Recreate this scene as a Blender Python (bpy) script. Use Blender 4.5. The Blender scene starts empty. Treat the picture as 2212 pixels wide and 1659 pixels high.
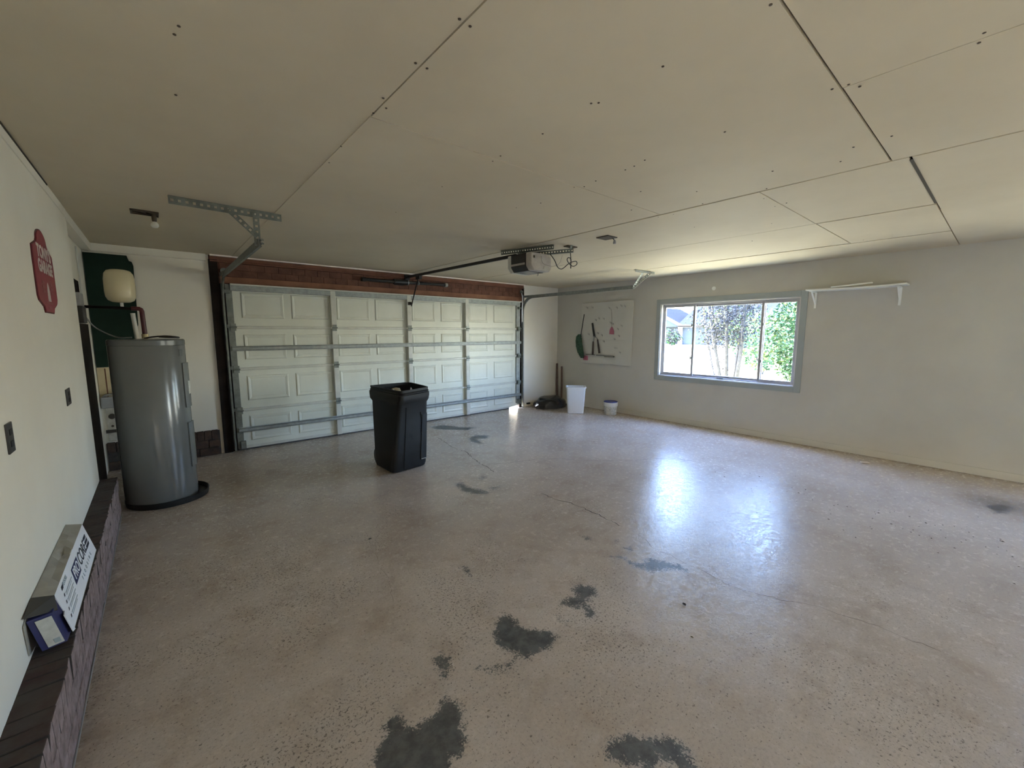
import bpy, bmesh, math, random
import numpy as np
from mathutils import Vector, Matrix, noise as mnoise

SC = bpy.context.scene
COL = SC.collection
rnd = random.Random(7)
PI = math.pi

# ------------------------------------------------------------------ camera
cam_d = bpy.data.cameras.new('camera')
cam_d.sensor_fit = 'HORIZONTAL'
cam_d.sensor_width = 36.0
cam_d.lens = 900.0 / 2212.0 * 36.0
cam_d.clip_start = 0.02
cam_d.clip_end = 400
cam = bpy.data.objects.new('camera', cam_d)
COL.objects.link(cam)
YAW, PIT = 0.7021, 0.1247
fw = Vector((math.sin(YAW) * math.cos(PIT), math.cos(YAW) * math.cos(PIT), -math.sin(PIT)))
rt = Vector((math.cos(YAW), -math.sin(YAW), 0))
up = rt.cross(fw)
cam.matrix_world = Matrix(((rt.x, up.x, -fw.x, -0.711), (rt.y, up.y, -fw.y, -6.391),
                           (rt.z, up.z, -fw.z, 1.551), (0, 0, 0, 1)))
SC.camera = cam

# ------------------------------------------------------------------ sky and sun
SUN_EL, SUN_AZ = math.radians(50), math.radians(-22)      # azimuth from +y towards +x
SKY_STRENGTH, SUN_STRENGTH, EXPOSURE = 0.60, 6.6, 3.95
world = bpy.data.worlds.new('world')
SC.world = world
world.use_nodes = True
wn = world.node_tree.nodes
wn.clear()
sky = wn.new('ShaderNodeTexSky')
sky.sky_type = 'NISHITA'
sky.sun_disc = False
sky.sun_elevation = SUN_EL
sky.sun_rotation = SUN_AZ
sky.air_density = 1.2
sky.dust_density = 0.6
sky.ozone_density = 3.5
bg = wn.new('ShaderNodeBackground')
bg.inputs['Strength'].default_value = SKY_STRENGTH
wo = wn.new('ShaderNodeOutputWorld')
wb = wn.new('ShaderNodeMix')
wb.data_type = 'RGBA'
wb.blend_type = 'MULTIPLY'
wb.inputs[0].default_value = 1.0
wb.inputs[7].default_value = (1.0, 0.925, 1.0, 1)
world.node_tree.links.new(sky.outputs[0], wb.inputs[6])
world.node_tree.links.new(wb.outputs[2], bg.inputs[0])
world.node_tree.links.new(bg.outputs[0], wo.inputs[0])
sun_d = bpy.data.lights.new('sun', 'SUN')
sun_d.energy = SUN_STRENGTH
sun_d.angle = math.radians(0.6)
sun_d.color = (1.0, 0.95, 0.86)
sun = bpy.data.objects.new('sun', sun_d)
COL.objects.link(sun)
sdir = Vector((math.sin(SUN_AZ) * math.cos(SUN_EL), math.cos(SUN_AZ) * math.cos(SUN_EL), math.sin(SUN_EL)))
sun.rotation_euler = sdir.to_track_quat('Z', 'Y').to_euler()
sun.location = (0, 20, 20)

vs = SC.view_settings
SC.display_settings.display_device = 'sRGB'
vs.view_transform = 'Standard'
vs.look = 'None'
vs.exposure = EXPOSURE
vs.gamma = 1.0
vs.use_curve_mapping = False
cy = SC.cycles
cy.use_denoising = True
cy.max_bounces = 14
cy.diffuse_bounces = 10
cy.glossy_bounces = 5
cy.transparent_max_bounces = 12
cy.sample_clamp_indirect = 0
cy.sample_clamp_direct = 0
cy.caustics_reflective = False
cy.caustics_refractive = False
try:
    cy.use_guiding = True
    cy.denoising_input_passes = 'RGB_ALBEDO_NORMAL'
    cy.denoiser = 'OPENIMAGEDENOISE'
except Exception:
    pass

# ------------------------------------------------------------------ materials
def mat(name, col, rough=0.6, metal=0.0, spec=0.5, var=0.0, vscale=6.0, bump=0.0, bscale=60.0, col2=None, detail=4.0, rvar=0.0):
    m = bpy.data.materials.new(name)
    m.use_nodes = True
    nt = m.node_tree
    b = nt.nodes['Principled BSDF']
    b.inputs['Roughness'].default_value = rough
    b.inputs['Metallic'].default_value = metal
    b.inputs['Specular IOR Level'].default_value = spec
    c2 = col2 if col2 else tuple(max(0, c * (1 - var)) for c in col)
    geo = nt.nodes.new('ShaderNodeNewGeometry')
    if var > 0 or col2:
        n = nt.nodes.new('ShaderNodeTexNoise')
        n.inputs['Scale'].default_value = vscale
        n.inputs['Detail'].default_value = detail
        n.inputs['Roughness'].default_value = 0.6
        r = nt.nodes.new('ShaderNodeValToRGB')
        r.color_ramp.elements[0].position = 0.35
        r.color_ramp.elements[1].position = 0.65
        r.color_ramp.elements[0].color = (*c2, 1)
        r.color_ramp.elements[1].color = (*col, 1)
        nt.links.new(geo.outputs['Position'], n.inputs['Vector'])
        nt.links.new(n.outputs[0], r.inputs[0])
        nt.links.new(r.outputs[0], b.inputs['Base Color'])
    else:
        n = nt.nodes.new('ShaderNodeTexNoise')
        n.inputs['Scale'].default_value = 25
        n.inputs['Detail'].default_value = 3
        mx = nt.nodes.new('ShaderNodeMix')
        mx.data_type = 'RGBA'
        mx.inputs[6].default_value = (*[c * 0.94 for c in col], 1)
        mx.inputs[7].default_value = (*col, 1)
        nt.links.new(geo.outputs['Position'], n.inputs['Vector'])
        nt.links.new(n.outputs[0], mx.inputs[0])
        nt.links.new(mx.outputs[2], b.inputs['Base Color'])
    if rvar > 0:
        n2 = nt.nodes.new('ShaderNodeTexNoise')
        n2.inputs['Scale'].default_value = vscale * 3
        mr = nt.nodes.new('ShaderNodeMapRange')
        mr.inputs['To Min'].default_value = max(0.02, rough - rvar)
        mr.inputs['To Max'].default_value = min(1, rough + rvar)
        nt.links.new(geo.outputs['Position'], n2.inputs['Vector'])
        nt.links.new(n2.outputs[0], mr.inputs[0])
        nt.links.new(mr.outputs[0], b.inputs['Roughness'])
    if bump > 0:
        n3 = nt.nodes.new('ShaderNodeTexNoise')
        n3.inputs['Scale'].default_value = bscale
        n3.inputs['Detail'].default_value = 3
        bp = nt.nodes.new('ShaderNodeBump')
        bp.inputs['Strength'].default_value = bump
        bp.inputs['Distance'].default_value = 0.004
        nt.links.new(geo.outputs['Position'], n3.inputs['Vector'])
        nt.links.new(n3.outputs[0], bp.inputs['Height'])
        nt.links.new(bp.outputs[0], b.inputs['Normal'])
    return m

M = {}
M['ceil'] = mat('ceiling_drywall', (0.61, 0.545, 0.42), 0.75, spec=0.25, col2=(0.565, 0.50, 0.38), vscale=1.3, bump=0.08, bscale=90)
M['void'] = mat('dark_gap', (0.05, 0.04, 0.03), 0.9)
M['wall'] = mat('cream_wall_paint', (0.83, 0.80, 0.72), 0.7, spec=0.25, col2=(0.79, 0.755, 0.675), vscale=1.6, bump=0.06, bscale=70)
M['wallr'] = mat('shade_toned_wall_paint', (0.58, 0.565, 0.515), 0.7, spec=0.25, col2=(0.54, 0.52, 0.475), vscale=1.4, bump=0.06, bscale=70)  # set darker than the cream wall, its shade put into the colour
M['door'] = mat('garage_door_paint', (0.72, 0.74, 0.66), 0.45, spec=0.4, col2=(0.66, 0.68, 0.60), vscale=2.5, bump=0.1, bscale=45)
M['stile'] = mat('painted_steel_stile', (0.62, 0.63, 0.57), 0.45, spec=0.4, var=0.12, vscale=9)
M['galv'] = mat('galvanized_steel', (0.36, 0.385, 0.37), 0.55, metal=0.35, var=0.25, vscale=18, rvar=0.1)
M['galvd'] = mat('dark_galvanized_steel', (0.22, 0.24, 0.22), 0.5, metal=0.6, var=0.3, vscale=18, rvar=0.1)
M['blackmetal'] = mat('black_painted_metal', (0.02, 0.02, 0.02), 0.4, spec=0.4)
M['header'] = mat('red_brown_header', (0.21, 0.095, 0.062), 0.7, spec=0.2, col2=(0.13, 0.058, 0.04), vscale=4)
M['headerbrick'] = mat('red_brown_brick', (0.18, 0.085, 0.06), 0.8, spec=0.2, col2=(0.11, 0.054, 0.04), vscale=9, bump=0.3, bscale=80)
M['headerboard'] = mat('orange_brown_board', (0.29, 0.14, 0.085), 0.65, spec=0.25, col2=(0.20, 0.09, 0.055), vscale=3)
M['jamb'] = mat('dark_brown_jamb', (0.022, 0.015, 0.012), 0.8, spec=0.15, var=0.4, vscale=8, bump=0.3)
M['basebrick'] = mat('dark_brown_brick', (0.10, 0.065, 0.05), 0.85, spec=0.2, col2=(0.055, 0.04, 0.033), vscale=14, bump=0.4, bscale=60)
M['dustbrick'] = mat('dusty_brick_top', (0.085, 0.074, 0.066), 0.9, spec=0.15, col2=(0.07, 0.046, 0.042), vscale=10, bump=0.5, bscale=50)
M['parge'] = mat('pinkish_painted_brick', (0.34, 0.255, 0.245), 0.8, spec=0.2, col2=(0.17, 0.125, 0.115), vscale=22, bump=0.7, bscale=45, detail=8)
M['mortar'] = mat('dark_mortar', (0.07, 0.058, 0.052), 0.95, var=0.4, vscale=20)
M['tank'] = mat('water_heater_grey_enamel', (0.150, 0.156, 0.152), 0.19, spec=0.5, var=0.08, vscale=3)
M['tanktop'] = mat('water_heater_cap', (0.125, 0.132, 0.128), 0.25, spec=0.5)
M['black'] = mat('black_plastic', (0.018, 0.018, 0.018), 0.5, spec=0.35, var=0.2, vscale=8)
M['bin'] = mat('black_bin_plastic', (0.0095, 0.0095, 0.010), 0.5, spec=0.33, var=0.25, vscale=5, bump=0.1, bscale=90)
M['bag'] = mat('black_bag_plastic', (0.02, 0.02, 0.021), 0.25, spec=0.5, bump=0.4, bscale=25)
M['cream'] = mat('almond_enamel', (0.66, 0.58, 0.38), 0.15, spec=0.5)
M['green'] = mat('dark_green_board', (0.012, 0.032, 0.022), 0.75, spec=0.2, var=0.3, vscale=5)
M['plywood'] = mat('cream_plywood', (0.62, 0.52, 0.34), 0.75, spec=0.2, col2=(0.52, 0.42, 0.26), vscale=5)
M['whiteboard'] = mat('off_white_board', (0.55, 0.52, 0.45), 0.7, col2=(0.40, 0.36, 0.30), vscale=14)
M['greybox'] = mat('grey_plastic_box', (0.34, 0.34, 0.34), 0.5, var=0.15, vscale=14)
M['reddark'] = mat('dark_red_pipe', (0.10, 0.014, 0.018), 0.45, var=0.4, vscale=12)
M['copper'] = mat('copper_pipe', (0.30, 0.13, 0.08), 0.35, metal=0.8, var=0.4, vscale=20)
M['whitepipe'] = mat('white_pipe', (0.62, 0.62, 0.58), 0.4)
M['brass'] = mat('brass_fitting', (0.6, 0.5, 0.3), 0.3, metal=0.9)
M['signred'] = mat('sign_red', (0.30, 0.022, 0.045), 0.4, spec=0.4, col2=(0.24, 0.018, 0.038), vscale=10)
M['signedge'] = mat('sign_dark_edge', (0.10, 0.01, 0.016), 0.5)
M['signwhite'] = mat('sign_white_print', (0.66, 0.58, 0.55), 0.5)
M['signgrey'] = mat('sign_grey_print', (0.62, 0.55, 0.55), 0.5)
M['signpink'] = mat('sign_faded_print', (0.32, 0.11, 0.12), 0.5)
M['outlet'] = mat('outlet_hole_dark', (0.035, 0.032, 0.03), 0.4)
M['boxwhite'] = mat('carton_white_print', (0.84, 0.85, 0.89), 0.6, spec=0.3, var=0.03, vscale=10)
M['boxgrey'] = mat('carton_grey_side', (0.40, 0.38, 0.33), 0.75, col2=(0.33, 0.31, 0.27), vscale=8)
M['boxdark'] = mat('carton_dark_flap', (0.065, 0.06, 0.052), 0.8)
M['boxblue'] = mat('carton_blue_print', (0.025, 0.027, 0.11), 0.5)
M['ink'] = mat('dark_ink', (0.03, 0.03, 0.05), 0.6)
M['inkgrey'] = mat('grey_ink', (0.30, 0.36, 0.38), 0.6)
M['labelwhite'] = mat('paper_label', (0.55, 0.55, 0.50), 0.7, col2=(0.45, 0.45, 0.41), vscale=40)
M['plastwhite'] = mat('white_plastic', (0.75, 0.77, 0.80), 0.3, spec=0.5)
M['pailwhite'] = mat('stained_white_pail', (0.66, 0.66, 0.63), 0.5, col2=(0.36, 0.36, 0.32), vscale=30, detail=6)
M['pailrim'] = mat('white_pail_rim', (0.72, 0.72, 0.70), 0.4)
M['lidblue'] = mat('blue_lid', (0.06, 0.075, 0.26), 0.4, var=0.2, vscale=20)
M['case'] = mat('sage_grey_casing', (0.37, 0.405, 0.405), 0.6, var=0.06, vscale=6)
M['alu'] = mat('window_aluminium', (0.40, 0.39, 0.40), 0.5, metal=0.2, var=0.08, vscale=12)
M['reveal'] = mat('window_reveal_paint', (0.58, 0.55, 0.52), 0.6)
M['peg'] = mat('pegboard_white', (0.62, 0.605, 0.55), 0.6, spec=0.3, var=0.05, vscale=5)
M['hook'] = mat('dull_steel_hook', (0.25, 0.24, 0.22), 0.45, metal=0.7)
M['duster'] = mat('green_duster_fibre', (0.085, 0.155, 0.11), 0.95, spec=0.1, col2=(0.05, 0.10, 0.07), vscale=30)
M['pinkplastic'] = mat('red_pink_plastic', (0.40, 0.12, 0.17), 0.6)
M['shear'] = mat('dark_shear_blade', (0.035, 0.035, 0.035), 0.4, metal=0.3)
M['shearwood'] = mat('dark_wood_grip', (0.05, 0.032, 0.026), 0.6)
M['shelf'] = mat('white_shelf_paint', (0.84, 0.85, 0.82), 0.5, var=0.03, vscale=8)
M['stick'] = mat('dark_wood_stick', (0.16, 0.10, 0.085), 0.7, var=0.4, vscale=9)
M['openergrey'] = mat('opener_grey_housing', (0.40, 0.37, 0.34), 0.5, var=0.15, vscale=15)
M['openerdark'] = mat('opener_smoked_lens', (0.03, 0.028, 0.026), 0.25)
M['openerlight'] = mat('opener_pale_end', (0.50, 0.50, 0.46), 0.45)
M['cord'] = mat('black_cord', (0.015, 0.013, 0.012), 0.5)
M['thinwire'] = mat('grey_wire', (0.25, 0.23, 0.19), 0.6)
M['bulb'] = mat('milky_bulb', (0.80, 0.78, 0.72), 0.3)
M['socket'] = mat('brown_socket', (0.06, 0.045, 0.03), 0.6)
M['nail'] = mat('rusty_nail_head', (0.07, 0.05, 0.035), 0.6)
M['crack'] = mat('dark_crack', (0.045, 0.036, 0.03), 0.95)
M['debris'] = mat('dark_leaf_litter', (0.06, 0.045, 0.035), 0.9)
M['scrap'] = mat('pale_scrap', (0.55, 0.47, 0.40), 0.8)
M['striplit'] = mat('lit_drywall_edge', (0.90, 0.82, 0.78), 0.6)  # bright pinkish tone stands for light caught on the edge
M['rubber'] = mat('grey_rubber_seal', (0.05, 0.05, 0.05), 0.7)
M['lawn'] = mat('dry_lawn', (0.56, 0.51, 0.335), 0.95, spec=0.1, col2=(0.48, 0.43, 0.27), vscale=1.5, detail=8)
M['drive'] = mat('pale_concrete_drive', (0.55, 0.52, 0.47), 0.9, spec=0.2, var=0.12, vscale=2)
M['leafg'] = mat('shrub_leaf', (0.026, 0.066, 0.028), 0.45, spec=0.25, col2=(0.038, 0.088, 0.030), vscale=4)
M['leafy'] = mat('shrub_leaf_yellow', (0.10, 0.13, 0.03), 0.45, spec=0.25)
M['leafb'] = mat('tree_leaf_brownish', (0.052, 0.050, 0.050), 0.7, spec=0.1, col2=(0.030, 0.033, 0.040), vscale=5)
M['bark'] = mat('pale_bark', (0.10, 0.092, 0.083), 0.85, col2=(0.055, 0.05, 0.046), vscale=12, bump=0.3)
M['hwall'] = mat('house_wall_shade_blue', (0.050, 0.060, 0.078), 0.9, spec=0.0, var=0.1, vscale=1)  # blue shade of the far walls put into their colour
M['hwhite'] = mat('house_white_trim', (0.75, 0.75, 0.74), 0.6)
M['hroof'] = mat('house_pale_roof', (0.022, 0.025, 0.031), 0.9, spec=0.0, var=0.1, vscale=1)
M['benchm'] = mat('grey_bench_wood', (0.10, 0.09, 0.10), 0.8)
M['kerb'] = mat('grey_kerb', (0.07, 0.065, 0.06), 0.9)

# glass: mostly clear with a fixed faint reflection
gl = bpy.data.materials.new('window_glass')
gl.use_nodes = True
gn = gl.node_tree.nodes
gn.clear()
g_t = gn.new('ShaderNodeBsdfTransparent')
g_t.inputs[0].default_value = (0.93, 0.95, 0.95, 1)
g_g = gn.new('ShaderNodeBsdfGlossy')
g_g.inputs['Roughness'].default_value = 0.03
g_m = gn.new('ShaderNodeMixShader')
g_m.inputs[0].default_value = 0.06
g_o = gn.new('ShaderNodeOutputMaterial')
gl.node_tree.links.new(g_t.outputs[0], g_m.inputs[1])
gl.node_tree.links.new(g_g.outputs[0], g_m.inputs[2])
gl.node_tree.links.new(g_m.outputs[0], g_o.inputs[0])
M['glass'] = gl

# painted, worn concrete floor; the attribute "wear" marks patches where the paint is gone
def floor_material():
    m = bpy.data.materials.new('worn_painted_concrete')
    m.use_nodes = True
    nt = m.node_tree
    N, Lk = nt.nodes, nt.links
    b = N['Principled BSDF']
    geo = N.new('ShaderNodeNewGeometry')

    def noise(scale, detail=4, rough=0.6, sc3=None):
        n = N.new('ShaderNodeTexNoise')
        n.inputs['Scale'].default_value = scale
        n.inputs['Detail'].default_value = detail
        n.inputs['Roughness'].default_value = rough
        Lk.new(geo.outputs['Position'], n.inputs['Vector'])
        return n.outputs[0]

    def math_(op, a, bb):
        n = N.new('ShaderNodeMath')
        n.operation = op
        for i, v in enumerate((a, bb)):
            if isinstance(v, (int, float)):
                n.inputs[i].default_value = v
            else:
                Lk.new(v, n.inputs[i])
        return n.outputs[0]

    def ramp(v, p0, p1):
        n = N.new('ShaderNodeMapRange')
        n.interpolation_type = 'SMOOTHSTEP'
        n.inputs['From Min'].default_value = p0
        n.inputs['From Max'].default_value = p1
        Lk.new(v, n.inputs[0])
        return n.outputs[0]

    def mix(f, a, bb):
        n = N.new('ShaderNodeMix')
        n.data_type = 'RGBA'
        if isinstance(f, (int, float)):
            n.inputs[0].default_value = f
        else:
            Lk.new(f, n.inputs[0])
        for i, v in ((6, a), (7, bb)):
            if isinstance(v, tuple):
                n.inputs[i].default_value = (*v, 1)
            else:
                Lk.new(v, n.inputs[i])
        return n.outputs[2]

    base = mix(ramp(noise(0.9, 5), 0.35, 0.65), (0.49, 0.412, 0.345), (0.585, 0.505, 0.432))
    base = mix(math_('MULTIPLY', ramp(noise(3.1, 8, 0.7), 0.46, 0.68), 0.5), base, (0.37, 0.28, 0.21))
    base = mix(math_('MULTIPLY', ramp(noise(75, 6, 0.7), 0.46, 0.66), 0.30), base, (0.30, 0.25, 0.215))
    fine = noise(120, 5, 0.75)
    patch = ramp(noise(1.7, 4, 0.6), 0.42, 0.62)
    sepx = N.new('ShaderNodeSeparateXYZ')
    Lk.new(geo.outputs['Position'], sepx.inputs[0])
    worn = N.new('ShaderNodeMapRange')
    worn.inputs['From Min'].default_value = 0.6
    worn.inputs['From Max'].default_value = 2.6
    worn.inputs['To Min'].default_value = 0.065
    worn.inputs['To Max'].default_value = 0.015
    Lk.new(sepx.outputs[0], worn.inputs[0])
    flake = N.new('ShaderNodeTexNoise')
    flake.inputs['Scale'].default_value = 88
    flake.inputs['Detail'].default_value = 5
    flake.inputs['Roughness'].default_value = 0.68
    flake.inputs['Distortion'].default_value = 0.4
    Lk.new(geo.outputs['Position'], flake.inputs['Vector'])
    sp = ramp(math_('ADD', math_('ADD', flake.outputs[0], worn.outputs[0]), math_('MULTIPLY', patch, 0.055)), 0.672, 0.715)
    base = mix(math_('MULTIPLY', sp, 0.72), base, (0.085, 0.070, 0.062))
    att = N.new('ShaderNodeAttribute')
    att.attribute_name = 'wear'
    ragged = math_('ADD', math_('MULTIPLY', noise(30, 7, 0.75), 0.75), math_('MULTIPLY', fine, 0.42))
    w = ramp(math_('ADD', att.outputs['Fac'], ragged), 1.03, 1.12)
    grey = mix(ramp(noise(18, 5), 0.35, 0.65), (0.060, 0.062, 0.060), (0.115, 0.115, 0.110))
    base = mix(math_('MULTIPLY', w, 0.94), base, grey)
    att2 = N.new('ShaderNodeAttribute')
    att2.attribute_name = 'grime'
    g2 = ramp(math_('ADD', att2.outputs['Fac'], math_('MULTIPLY', noise(9, 6, 0.7), 0.7)), 0.65, 1.1)
    base = mix(math_('MULTIPLY', g2, 0.6), base, (0.10, 0.082, 0.068))
    Lk.new(base, b.inputs['Base Color'])
    rr = N.new('ShaderNodeMapRange')
    rr.inputs['To Min'].default_value = 0.10
    rr.inputs['To Max'].default_value = 0.26
    Lk.new(noise(11, 6, 0.7), rr.inputs[0])
    pr_ = ramp(noise(24, 7, 0.75), 0.40, 0.68)
    Lk.new(math_('ADD', math_('ADD', rr.outputs[0], math_('MULTIPLY', pr_, 0.14)), math_('MULTIPLY', w, 0.15)), b.inputs['Roughness'])
    b.inputs['Specular IOR Level'].default_value = 0.30
    pit = ramp(noise(17, 7, 0.72), 0.40, 0.56)
    hgt = math_('SUBTRACT', math_('ADD', math_('MULTIPLY', noise(46, 6, 0.72), 0.7), math_('MULTIPLY', pit, 0.6)), math_('MULTIPLY', w, 0.25))
    bp = N.new('ShaderNodeBump')
    bp.inputs['Strength'].default_value = 0.32
    bp.inputs['Distance'].default_value = 0.0017
    Lk.new(hgt, bp.inputs['Height'])
    Lk.new(bp.outputs[0], b.inputs['Normal'])
    return m
M['floor'] = floor_material()

# ------------------------------------------------------------------ mesh helpers
ORIGIN = {}

class MB:
    def __init__(self):
        self.v, self.f, self.m = [], [], []

    def add(self, vs_, fs, mi=0):
        o = len(self.v)
        self.v += [tuple(p) for p in vs_]
        for i, f in enumerate(fs):
            self.f.append(tuple(o + k for k in f))
            self.m.append(mi[i] if isinstance(mi, (list, tuple)) else mi)
        return self

    # faces: -x, +x, -y, +y, -z, +z
    def box(self, x0, x1, y0, y1, z0, z1, mi=0):
        vs_ = [(x, y, z) for x in (x0, x1) for y in (y0, y1) for z in (z0, z1)]
        fs = [(0, 1, 3, 2), (4, 6, 7, 5), (0, 4, 5, 1), (2, 3, 7, 6), (0, 2, 6, 4), (1, 5, 7, 3)]
        return self.add(vs_, fs, mi)

    def obox(self, c, ex, ey, ez, mi=0):
        c, ex, ey, ez = (Vector(t) for t in (c, ex, ey, ez))
        vs_ = [c + a * ex + b * ey + d * ez for a in (-1, 1) for b in (-1, 1) for d in (-1, 1)]
        fs = [(0, 1, 3, 2), (4, 6, 7, 5), (0, 4, 5, 1), (2, 3, 7, 6), (0, 2, 6, 4), (1, 5, 7, 3)]
        return self.add(vs_, fs, mi)

    def bar(self, a, b, w, t, side=(0, 0, 1), mi=0):
        a, b = Vector(a), Vector(b)
        d = b - a
        u = d.normalized()
        s = Vector(side)
        s = (s - u * s.dot(u)).normalized()
        n = u.cross(s)
        return self.obox((a + b) / 2, d / 2, s * w / 2, n * t / 2, mi)

    def rings(self, rings, cap0=True, cap1=True, closed=True, mi=0):
        o = len(self.v)
        n = len(rings[0])
        for r in rings:
            self.v += [tuple(p) for p in r]
        for i in range(len(rings) - 1):
            for j in range(n if closed else n - 1):
                k = (j + 1) % n
                self.f.append((o + i * n + j, o + i * n + k, o + (i + 1) * n + k, o + (i + 1) * n + j))
                self.m.append(mi)
        if cap0:
            self.f.append(tuple(o + j for j in reversed(range(n))))
            self.m.append(mi)
        if cap1:
            self.f.append(tuple(o + (len(rings) - 1) * n + j for j in range(n)))
            self.m.append(mi)
        return self

    def lathe(self, c, prof, n=32, mi=0, cap0=True, cap1=True):
        rs = []
        for r, z in prof:
            rs.append([(c[0] + r * math.cos(2 * PI * k / n), c[1] + r * math.sin(2 * PI * k / n), c[2] + z) for k in range(n)])
        return self.rings(rs, cap0, cap1, True, mi)

    def tube(self, pts, r, n=8, mi=0, radii=None):
        pts = [Vector(p) for p in pts]
        rs = []
        ref = None
        for i, p in enumerate(pts):
            t = (pts[min(i + 1, len(pts) - 1)] - pts[max(i - 1, 0)]).normalized()
            if ref is None:
                ref = Vector((0, 0, 1)) if abs(t.z) < 0.9 else Vector((1, 0, 0))
            s = (ref - t * ref.dot(t))
            s = s.normalized() if s.length > 1e-6 else t.orthogonal().normalized()
            ref = s
            q = t.cross(s)
            rr = radii[i] if radii else r
            rs.append([p + s * rr * math.cos(2 * PI * k / n) + q * rr * math.sin(2 * PI * k / n) for k in range(n)])
        return self.rings(rs, True, True, True, mi)

    def cyl(self, a, b, r, n=16, mi=0, r2=None):
        return self.tube([a, b], r, n, mi, [r, r2 if r2 is not None else r])

    def prism(self, poly, axis, a0, a1, mi=0):
        def P(u, v, w):
            return {0: (w, u, v), 1: (u, w, v), 2: (u, v, w)}[axis]
        n = len(poly)
        vs_ = [P(u, v, a0) for u, v in poly] + [P(u, v, a1) for u, v in poly]
        fs = [tuple(reversed(range(n))), tuple(range(n, 2 * n))]
        fs += [(i, (i + 1) % n, n + (i + 1) % n, n + i) for i in range(n)]
        return self.add(vs_, fs, mi)

    def build(self, name, mats, parent=None, smooth=False, bevel=0.0, loc=None, recalc=True):
        o = Vector(ORIGIN.get(parent.name, (0, 0, 0))) if parent else Vector(loc or (0, 0, 0))
        me = bpy.data.meshes.new(name)
        me.from_pydata([tuple(Vector(p) - o) for p in self.v], [], self.f)
        if not isinstance(mats, (list, tuple)):
            mats = [mats]
        for m in mats:
            me.materials.append(M[m])
        if any(self.m):
            me.polygons.foreach_set('material_index', self.m)
        if recalc:
            bm = bmesh.new()
            bm.from_mesh(me)
            bmesh.ops.recalc_face_normals(bm, faces=bm.faces)
            bm.to_mesh(me)
            bm.free()
        if smooth:
            me.polygons.foreach_set('use_smooth', [True] * len(me.polygons))
        ob = bpy.data.objects.new(name, me)
        COL.objects.link(ob)
        if parent:
            ob.parent = parent
            ORIGIN[ob.name] = tuple(o)
        else:
            ob.location = o
            ORIGIN[ob.name] = tuple(o)
        if smooth:
            try:
                me.set_sharp_from_angle(angle=math.radians(40))
            except Exception:
                pass
        if bevel > 0:
            b = ob.modifiers.new('bevel', 'BEVEL')
            b.width = bevel
            b.segments = 2
            b.limit_method = 'ANGLE'
        return ob

def tag(o, label, cat, group=None):
    o['label'] = label
    o['category'] = cat
    if group:
        o['group'] = group
    return o

def structure(o, label=None):
    o['kind'] = 'structure'
    if label:
        o['label'] = label
    return o

def empty(name, loc, label=None, cat=None, group=None):
    o = bpy.data.objects.new(name, None)
    o.empty_display_size = 0.05
    o.location = loc
    COL.objects.link(o)
    ORIGIN[o.name] = tuple(loc)
    if label:
        tag(o, label, cat, group)
    return o

def text(s, size, parent, m, loc, xdir, ydir, name='lettering', shear=0.0, depth=0.0004, align='CENTER', space=1.0, bold=0.0, wide=1.0):
    cu = bpy.data.curves.new(name, 'FONT')
    cu.body = s
    cu.size = size
    cu.align_x = align
    cu.align_y = 'CENTER'
    cu.extrude = depth
    cu.shear = shear
    cu.space_character = space
    cu.offset = bold
    tmp = bpy.data.objects.new(name, cu)
    COL.objects.link(tmp)
    me = bpy.data.meshes.new_from_object(tmp)
    COL.objects.unlink(tmp)
    bpy.data.objects.remove(tmp)
    x, y = Vector(xdir).normalized(), Vector(ydir).normalized()
    z = x.cross(y)
    R = Matrix(((x.x, y.x, z.x), (x.y, y.y, z.y), (x.z, y.z, z.z))).to_4x4()
    o = Vector(ORIGIN.get(parent.name, (0, 0, 0)))
    me.transform(Matrix.Translation(Vector(loc) - o) @ R @ Matrix.Diagonal((wide, 1, 1, 1)))
    me.materials.clear()
    me.materials.append(M[m])
    ob = bpy.data.objects.new(name, me)
    COL.objects.link(ob)
    ob.parent = parent
    ORIGIN[ob.name] = tuple(o)
    return ob

def perf_strip(mb, a, b, wdir, w, t, pitch=0.04, hole=0.018, mi=0):
    """flat strip from a to b, width w along wdir, real square holes in a row"""
    a, b = Vector(a), Vector(b)
    d = b - a
    L = d.length
    u = d / L
    s = Vector(wdir)
    s = (s - u * s.dot(u)).normalized()
    n = u.cross(s)
    e = (w - hole) / 2
    for sg in (-1, 1):
        c = (a + b) / 2 + s * sg * (hole / 2 + e / 2)
        mb.obox(c, d / 2, s * e / 2, n * t / 2, mi)
    k = max(1, int(L / pitch))
    p = L / k
    for i in range(k + 1):
        l0 = max(0, i * p - (p - hole) / 2)
        l1 = min(L, i * p + (p - hole) / 2)
        mb.obox(a + u * (l0 + l1) / 2, u * (l1 - l0) / 2, s * hole / 2, n * t / 2, mi)

XL, XR, H = -1.178, 6.0, 2.485
YB = -8.8

# ------------------------------------------------------------------ outside ground
g = MB().box(-60, 110, -60, 110, -0.6, -0.12).build('ground', 'lawn')
structure(g, 'pale dry lawn outside the window')
g = MB().box(-1.6, 6.6, 0.13, 9.0, -0.3, -0.012).build('path', 'drive')
structure(g, 'pale concrete drive outside the garage door')

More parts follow.
